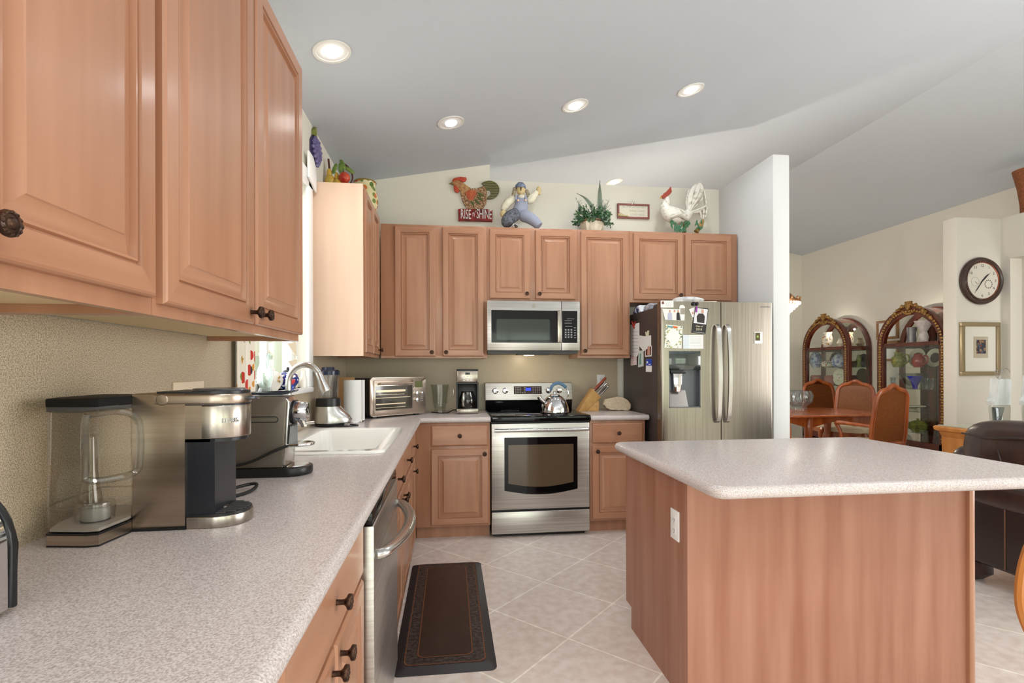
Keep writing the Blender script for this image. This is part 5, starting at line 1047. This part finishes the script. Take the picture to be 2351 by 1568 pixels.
# dining table
r=thing('dining_table','polished cherry dining table with curved legs in the dining room','table',(4.1,5.7,0))
def tt(k,z): return [Vector((x,y,z)) for x,y in rrect(3.60+k,5.18+k,4.98-k,6.22-k,.22,8)]
MB().loops([tt(.02,.722),tt(0,.730),tt(0,.742),tt(.012,.75),tt(.03,.75)]).build('tabletop',CHERRY,r)
b=MB()
n=24
for f in (lambda t,z:(3.70+1.18*t,5.28,z),lambda t,z:(3.70+1.18*t,6.12,z),lambda t,z:(4.88,5.28+.84*t,z),lambda t,z:(3.70,5.28+.84*t,z)):
    b.loops([[Vector(f(i/n,.722)) for i in range(n+1)],[Vector(f(i/n,.635+.028*math.cos(4*PI*i/n)*(1 if 0<i<n else 1))) for i in range(n+1)]],0,False)
b.build('apron',CHERRY,r,recalc=False)
for x,y,sx_,sy_ in ((4.0,5.31,-1,-1),(4.85,5.31,1,-1),(4.0,6.09,-1,1),(4.85,6.09,1,1)):
    MB().tube(smooth([(x,y,.72),(x+.02*sx_,y+.02*sy_,.60),(x+.012*sx_,y+.012*sy_,.42),(x-.012*sx_,y-.012*sy_,.2),(x+.012*sx_,y+.012*sy_,.06),(x+.03*sx_,y+.03*sy_,.0)],4),[.045,.048,.036,.027,.024,.034],12).build('leg',CHERRY,r)
# dining chairs: modelled facing +y at the origin, then placed
def make_chair(arms,label):
    r=thing('dining_chair',label,'chair',(0,0,0))
    hw=.225
    def back(k): return smooth([(-.20+k,-.235,.44),(-.225+k,-.245,.60),(-.215+k,-.265,.80),(-.20+k,-.285,.97),(-.15+k*.8,-.295,1.035-k*.6),(-.08,-.295,1.055-k),(0,-.295,1.095-k),(.08,-.295,1.055-k),(.15-k*.8,-.295,1.035-k*.6),(.20-k,-.285,.97),(.215-k,-.265,.80),(.225-k,-.245,.60),(.20-k,-.235,.44)],4)
    MB().tube(back(0),.024,10,flat=.8).tube([(-.2,-.237,.50),(.2,-.237,.50)],.022,8).build('back_frame',CHERRY,r)
    P=back(.018); n=len(P); h=n//2
    b=MB(); R=[[b.v(P[i]),b.v(P[n-1-i])] for i in range(h)]
    for i in range(h-1): b._f([R[i][0],R[i][1],R[i+1][1],R[i+1][0]])
    b._f([R[-1][0],R[-1][1],b.v(P[h])])
    bmesh.ops.solidify(b.b,geom=b.b.faces[:],thickness=.004); b.build('cane_panel',CANE,r,recalc=True)
    MB().prism(rrect(-.235,-.23,.235,.24,.05),'z',.445,.50,bev=.02,seg=3).build('seat',SEATC,r)
    b=MB()
    for a in ((-.23,.205,.23,.23),(-.23,-.24,.23,-.215),(-.235,-.23,-.21,.23),(.21,-.23,.235,.23)): b.box(a[0],a[1],.385,a[2],a[3],.445)
    b.build('seat_rail',CHERRY,r)
    for x in (-.205,.205):
        s_=1 if x>0 else -1
        MB().tube(smooth([(x,.21,.44),(x+.02*s_,.225,.36),(x,.205,.18),(x+.01*s_,.22,.03),(x+.02*s_,.235,0)],4),[.032,.032,.02,.018,.026],10).build('leg',CHERRY,r)
        MB().tube([(x,-.235,.46),(x,-.235,.2),(x*1.02,-.27,0)],[.024,.022,.02],8).build('leg',CHERRY,r)
        if arms:
            MB().tube(smooth([(x*1.05,-.255,.68),(x*1.18,-.1,.685),(x*1.25,.08,.69),(x*1.2,.13,.67),(x*1.12,.10,.58),(x*1.12,.09,.45)],5),[.02,.018,.022,.022,.018,.02],10).build('arm',CHERRY,r)
    return r
ch=make_chair(False,'caned cherry dining chair on the far side of the table, left of the pair'); ch.location=(5.36,6.70,0); ch.rotation_euler=(0,0,PI-.2)
c2=dup(ch,None,'caned cherry dining chair on the far side of the table, right of the pair'); c2.location=(5.20,6.13,0); c2.rotation_euler=(0,0,PI-.93)
c3=dup(ch,None,'dining chair partly hidden behind the end of the partition wall'); c3.location=(3.62,5.13,0); c3.rotation_euler=(0,0,-PI*.42)
ca=make_chair(True,'caned cherry armchair at the near end of the dining table'); ca.location=(4.40,4.96,0); ca.rotation_euler=(0,0,.15)
for c in (ch,c2,c3,ca): c['group']='dining chairs'
c2['group']=c3['group']='dining chairs'
p=Vector((4.40,6.02,.7505)); r=thing('crystal_bowl','ribbed crystal bowl on the dining table','bowl',p)
L=[[p+Vector((R*(1+.08*math.cos(9*t))*math.cos(t),R*(1+.08*math.cos(9*t))*math.sin(t),z)) for t in [2*PI*i/54 for i in range(54)]] for z,R in ((0,.09),(.015,.09),(.03,.07),(.09,.14),(.18,.155),(.235,.13),(.235,.12),(.18,.14),(.09,.125),(.04,.06))]
MB().loops(L).build('body',CRY,r)
# chandelier
cx_,cy_=3.88,5.62; r=thing('chandelier','crystal chandelier peeking past the partition wall','chandelier',(cx_,cy_,1.86))
b=MB(); random.seed(5)
for k in range(7):
    R=.20-.028*k; z=2.03-.028*k; n=max(6,int(2*PI*R/.035))
    for i in range(n): a=2*PI*i/n+k*.3; b.ball((cx_+R*math.cos(a),cy_+R*math.sin(a),z),(.014,.014,.018),6)
f=b.build('crystals',mat('lit_crystal',(255,232,214),.1,emit=.9),r); f['kind']='stuff'
b=MB().lathe([(.205,2.045),(.21,2.05),(.21,2.065),(.203,2.07)],(cx_,cy_,0),32)
for i in range(16): a=2*PI*i/16; b.ball((cx_+.205*math.cos(a),cy_+.205*math.sin(a),2.085),(.012,.012,.022),6)
b.build('band',mat('chandelier_brass',(176,130,90),.3,.9),r)
MB().tube([(cx_,cy_,2.06),(cx_,cy_,cz(cx_)-.005)],.008,8).lathe([(.20,2.05),(.05,2.2),(.01,2.35)],(cx_,cy_,0),16).build('stem',mat('chandelier_brass',(176,130,90),.3,.9),r)
lamp('chandelier_lamp',(cx_,cy_,1.80),26,.12,(1,.9,.78))
# wall clock
kx_,kz_,yc_=5.585,2.19,4.799
r=thing('wall_clock','round dark wood wall clock with two small dials on the short wall','clock',(kx_,yc_,kz_))
MR=Matrix.Rotation(PI/2,3,'X'); c=Vector((kx_,yc_,kz_)); DW=mat('clock_wood',(58,34,26),.25,coat=.4)
MB().lathe([(.215,0),(.248,.004),(.252,.02),(.244,.034),(.238,.036),(.236,.046),(.226,.05),(.222,.060),(.212,.062),(.200,.052),(.196,.036),(.198,.0)],c,48,M=MR).build('case',DW,r,angle=25)
MB().lathe([(.198,.030),(.196,.038),(.190,.036),(.19,.030)],c,48,M=MR).build('inner_rim',mat('copper_rim',(150,84,62),.3,.6),r)
f=MB().lathe([(.001,.025),(.197,.025),(.197,.030),(.001,.030)],c,48,M=MR).build('dial',mat('dial_cream',(224,218,206),.6),r)
yd_=yc_-.0308; INKB=mat('clock_ink',(44,40,38),.5)
for k in range(1,13):
    a=math.radians(90-30*k); R=.158
    if k in (7,8,9): continue
    text(str(k),.042,'numeral',INKB,f,frameM((kx_+R*math.cos(a),yd_,kz_+R*math.sin(a)),(1,0,0),(0,0,1)),.0004)
def ringd(x,z,R,w=.002): return MB().lathe([(R,-.0008),(R+w,-.0008),(R+w,0),(R,0)],(x,yd_,z),32,M=MR)
q=ringd(kx_-.085,kz_-.01,.045)
q.tube([(kx_-.085,yd_,kz_-.01),(kx_-.06,yd_,kz_-.035)],.0025,5); q.build('thermometer_dial',mat('dial_lines',(120,112,104),.6),f)
b=MB()
for k in range(12): a=2*PI*k/12; b.box(kx_+.075+.042*math.cos(a)-.006,yd_-.0006,kz_-.035+.042*math.sin(a)-.006,kx_+.075+.042*math.cos(a)+.006,yd_,kz_-.035+.042*math.sin(a)+.006)
b.build('hygrometer_dial',mat('dial_lines',(120,112,104),.6),f)
def hand(name,a,l,w): a=math.radians(90-a); u=Vector((math.cos(a),0,math.sin(a))); s_=Vector((-u.z,0,u.x)); o=Vector((kx_,yd_-.004,kz_)); b=MB(); R=[o-u*.03+s_*w*.6,o+s_*w,o+u*l*.6+s_*w*1.3,o+u*l,o+u*l*.6-s_*w*1.3,o-s_*w,o-u*.03-s_*w*.6]; b.loops([R,[p+Vector((0,-.002,0)) for p in R]]); return b.build(name,INKB,f)
hand('hour_hand',44,.105,.006); hand('minute_hand',216,.165,.0035)
hand('second_hand',48,.13,.0015)
# framed print under the clock
r=thing('framed_print','small abstract print in a wide mat and champagne frame below the clock','picture',(5.57,4.799,1.19))
x0,x1,z0,z1,w=5.336,5.806,1.187,1.752,.045; b=MB(); CHM=mat('champagne_frame',(158,142,112),.35,.5)
for a in ((x0,z1-w,x1,z1),(x0,z0,x1,z0+w),(x0,z0+w,x0+w,z1-w),(x1-w,z0+w,x1,z1-w)): b.box(a[0],4.765,a[1],a[2],4.798,a[3],.006)
b.build('frame',CHM,r); MB().box(x0+.03,4.783,z0+.03,x1-.03,4.795,z1-.03).build('mount',mat('mount_white',(226,222,212),.8),r)
MB().box(5.495,4.779,1.375,5.665,4.784,1.60).build('inner_mount',mat('mount_taupe',(190,178,156),.8),r)
MB().box(5.525,4.776,1.42,5.635,4.780,1.565).build('print',spotmat('abstract_print',(60,66,76),[(120,60,50),(90,96,110),(40,44,60),(150,120,90)],scale=40,rad=.6,rough=.6),r)
# oak desk-height cabinet with glass top
OAK=mat('golden_oak',(196,130,62),.4,c2=(172,108,48),scale=(18,18,2)); 
r=thing('oak_sideboard','golden oak cabinet with moulded edge and glass top in front of the clock wall','sideboard',(4.8,3.6,0))
MB().box(4.385,3.05,.0,5.25,4.10,.66).build('body',OAK,r)
def sb(k,z): return [Vector((x,y,z)) for x,y in rrect(4.385-k,3.05-k,5.25+k,4.10+k,.02,3)]
MB().loops([sb(0,.655),sb(.012,.67),sb(.02,.70),sb(.045,.715),sb(.05,.74),sb(.04,.752)]).build('top_moulding',OAK,r)
MB().prism(rrect(4.36,3.02,5.275,4.125,.02),'z',.7525,.7605).build('glass_top',mat('green_glass_top',(176,180,160),.05,spec=.9),r)
# lucite sculptures
def lucite(x,y,label,h,seedv,dark):
    random.seed(seedv); r=thing('lucite_sculpture',label,'sculpture',(x,y,.761)); z=.761
    MB().box(x-.07,y-.07,z,x+.07,y+.07,z+.03,.004).build('base',glass('lucite',(244,246,246),.02,.66),r)
    MB().prism([(x-.065,z+.03),(x+.06,z+.03),(x+.075,z+h*.4),(x+.065,z+h*.46),(x-.075,z+h*.46),(x-.08,z+h*.4)],'y',y-.03,y+.03,bev=.008).build('lower_block',glass('lucite',(244,246,246),.02,.66),r)
    if dark: MB().prism([(x-.05,z+.05),(x-.01,z+.05),(x+.03,z+h*.42),(x-.06,z+h*.42)],'y',y-.018,y+.018,bev=.004).build('dark_core',mat('lucite_dark',(62,70,72),.15,c2=(110,116,112),scale=(20,20,6)),r)
    MB().prism([(x-.085,z+h*.46),(x+.07,z+h*.46),(x+.08,z+h*.98),(x+.02,z+h),(x-.04,z+h*.97),(x-.055,z+h),(x-.06,z+h*.62),(x-.095,z+h*.54)],'y',y-.035,y+.035,bev=.01).build('frosted_block',mat('lucite_frost',(232,234,232),.25,c2=(208,212,208),scale=(16,16,5),alpha=.8,trans=.0),r)
    if dark:
        b=MB()
        for k in range(4): a=k*1.1; b.tube(smooth([(x-.02,y,z+h*.98),(x-.05+.03*k,y,z+h+.05+.01*k),(x-.03+.04*k,y,z+h+.07),(x-.02+.04*k,y,z+h+.045)],4),.002,5)
        b.build('wire_curls',mat('grey_wire',(150,146,140),.4,.8),r)
    return r
lucite(4.615,3.80,'clear and frosted lucite sculpture with dark core on the oak cabinet, the left one',.42,1,True)
lucite(4.66,3.585,'clear and frosted lucite sculpture without dark core, the right one on the oak cabinet',.45,2,False)
# leather recliner seen from behind
LEA=mat('brown_leather',(62,40,32),.32,c2=(48,30,26),scale=(10,10,10),bump=.25,bscale=(14,14,5),coat=.25); LEB=mat('dark_leather',(46,32,28),.36)
r=thing('leather_recliner','dark brown leather recliner behind the right end of the island','armchair',(3.5,2.41,0))
def pil(b,c,s_,p=2.6,n=24,M=None):
    "pillow: superellipsoid"
    L=[]
    for i in range(n//2+1):
        a=-PI/2+PI*i/(n//2); l=[]
        for j in range(n):
            t=2*PI*j/n; f=lambda v: math.copysign(abs(v)**(2/p),v); v=Vector((f(math.cos(a)+1e-4)*f(math.cos(t))*s_[0],f(math.cos(a)+1e-4)*f(math.sin(t))*s_[1],f(math.sin(a))*s_[2]))
            l.append((M@v if M is not None else v)+Vector(c))
        L.append(l)
    return b.loops(L)
MB().box(3.08,2.02,.12,3.90,2.80,.50,.03,seg=3).build('base',LEB,r)
pil(MB(),(3.16,2.41,.545),(.10,.42,.085),3.4,32).build('lower_back',LEA,r,angle=60)
pil(MB(),(3.29,2.41,.79),(.18,.45,.175),3.4,32,M=Matrix.Rotation(.12,3,'Y')).build('back_cushion',LEA,r,angle=60)
MB().tube(smooth([(3.145,2.60,.86),(3.112,2.57,.79),(3.11,2.54,.70)],4),.004,6).build('seam',LEB,r)
MB().tube(smooth([(3.135,2.80,.87),(3.10,2.62,.865),(3.095,2.45,.885),(3.10,2.3,.875)],5),.006,6).build('pinch_seam',LEB,r)
for y in (1.94,2.88): pil(MB(),(3.58,y,.62),(.40,.085,.17),4).build('armrest',LEA,r,angle=60)
MB().tube([(3.078,2.51,.5),(3.078,2.51,.14)],.004,6).build('stitched_seam',mat('seam_tan',(92,62,46),.5),r)
for x,y in ((3.10,2.66),(3.10,2.06),(3.78,2.66),(3.78,2.06)): MB().prism([(y+.13,0),(y+.06,0),(y+.0,.05),(y,.12),(y+.13,.12)],'x',x,x+.09,bev=.004).build('foot',mat('foot_espresso',(50,28,24),.35),r)
# bentwood chair, only the edge of its back in view
OKC=mat('oak_chair',(186,120,58),.35,c2=(160,98,44),scale=(14,14,3))
r=thing('bentwood_chair','oak chair whose rounded back just enters at the right edge','chair',(1.80,1.08,0))
P=[p+Vector((.016,0,-.02)) for p in smooth([(1.60,1.18,.48),(1.545,1.20,.57),(1.515,1.205,.68),(1.56,1.21,.82),(1.68,1.215,.90),(1.80,1.215,.915),(1.92,1.215,.90),(2.04,1.21,.82),(2.085,1.205,.68),(2.055,1.20,.57),(2.0,1.18,.48)],5)]
MB().tube(P,.017,10).build('bent_back',OKC,r)
for k in range(7): x=1.665+.0533*k*.95; MB().tube([(x+.02,1.185,.46),(x,1.212,.875 if 0<k<6 else .84)],.008,8).build('spindle',OKC,r)
MB().lathe([(.20,.43),(.22,.44),(.215,.465),(.15,.458),(.001,.455)],(1.816,1.03,0),28).build('seat',OKC,r)
for x,y in ((1.676,.90),(1.956,.90),(1.676,1.16),(1.956,1.16)): MB().tube([(x,y,.44),(x+(x-1.816)*.35,y+(y-1.03)*.35,0)],[.02,.015],8).build('leg',OKC,r)
# urn on the arcade wall
ux,uy=5.95,4.585; r=thing('wicker_urn','tall flared rust-brown urn on top of the arcade wall','vase',(ux,uy,2.866))
WK=mat('wicker_rust',(150,88,48),.7,c2=(112,62,34),scale=(60,60,60),detail=3,bump=.5)
MB().lathe([(.09,2.866),(.088,2.88),(.09,2.95),(.11,3.12),(.145,3.29),(.15,3.31),(.135,3.31),(.08,2.95),(.001,2.94)],(ux,uy,0),28).build('body',WK,r)
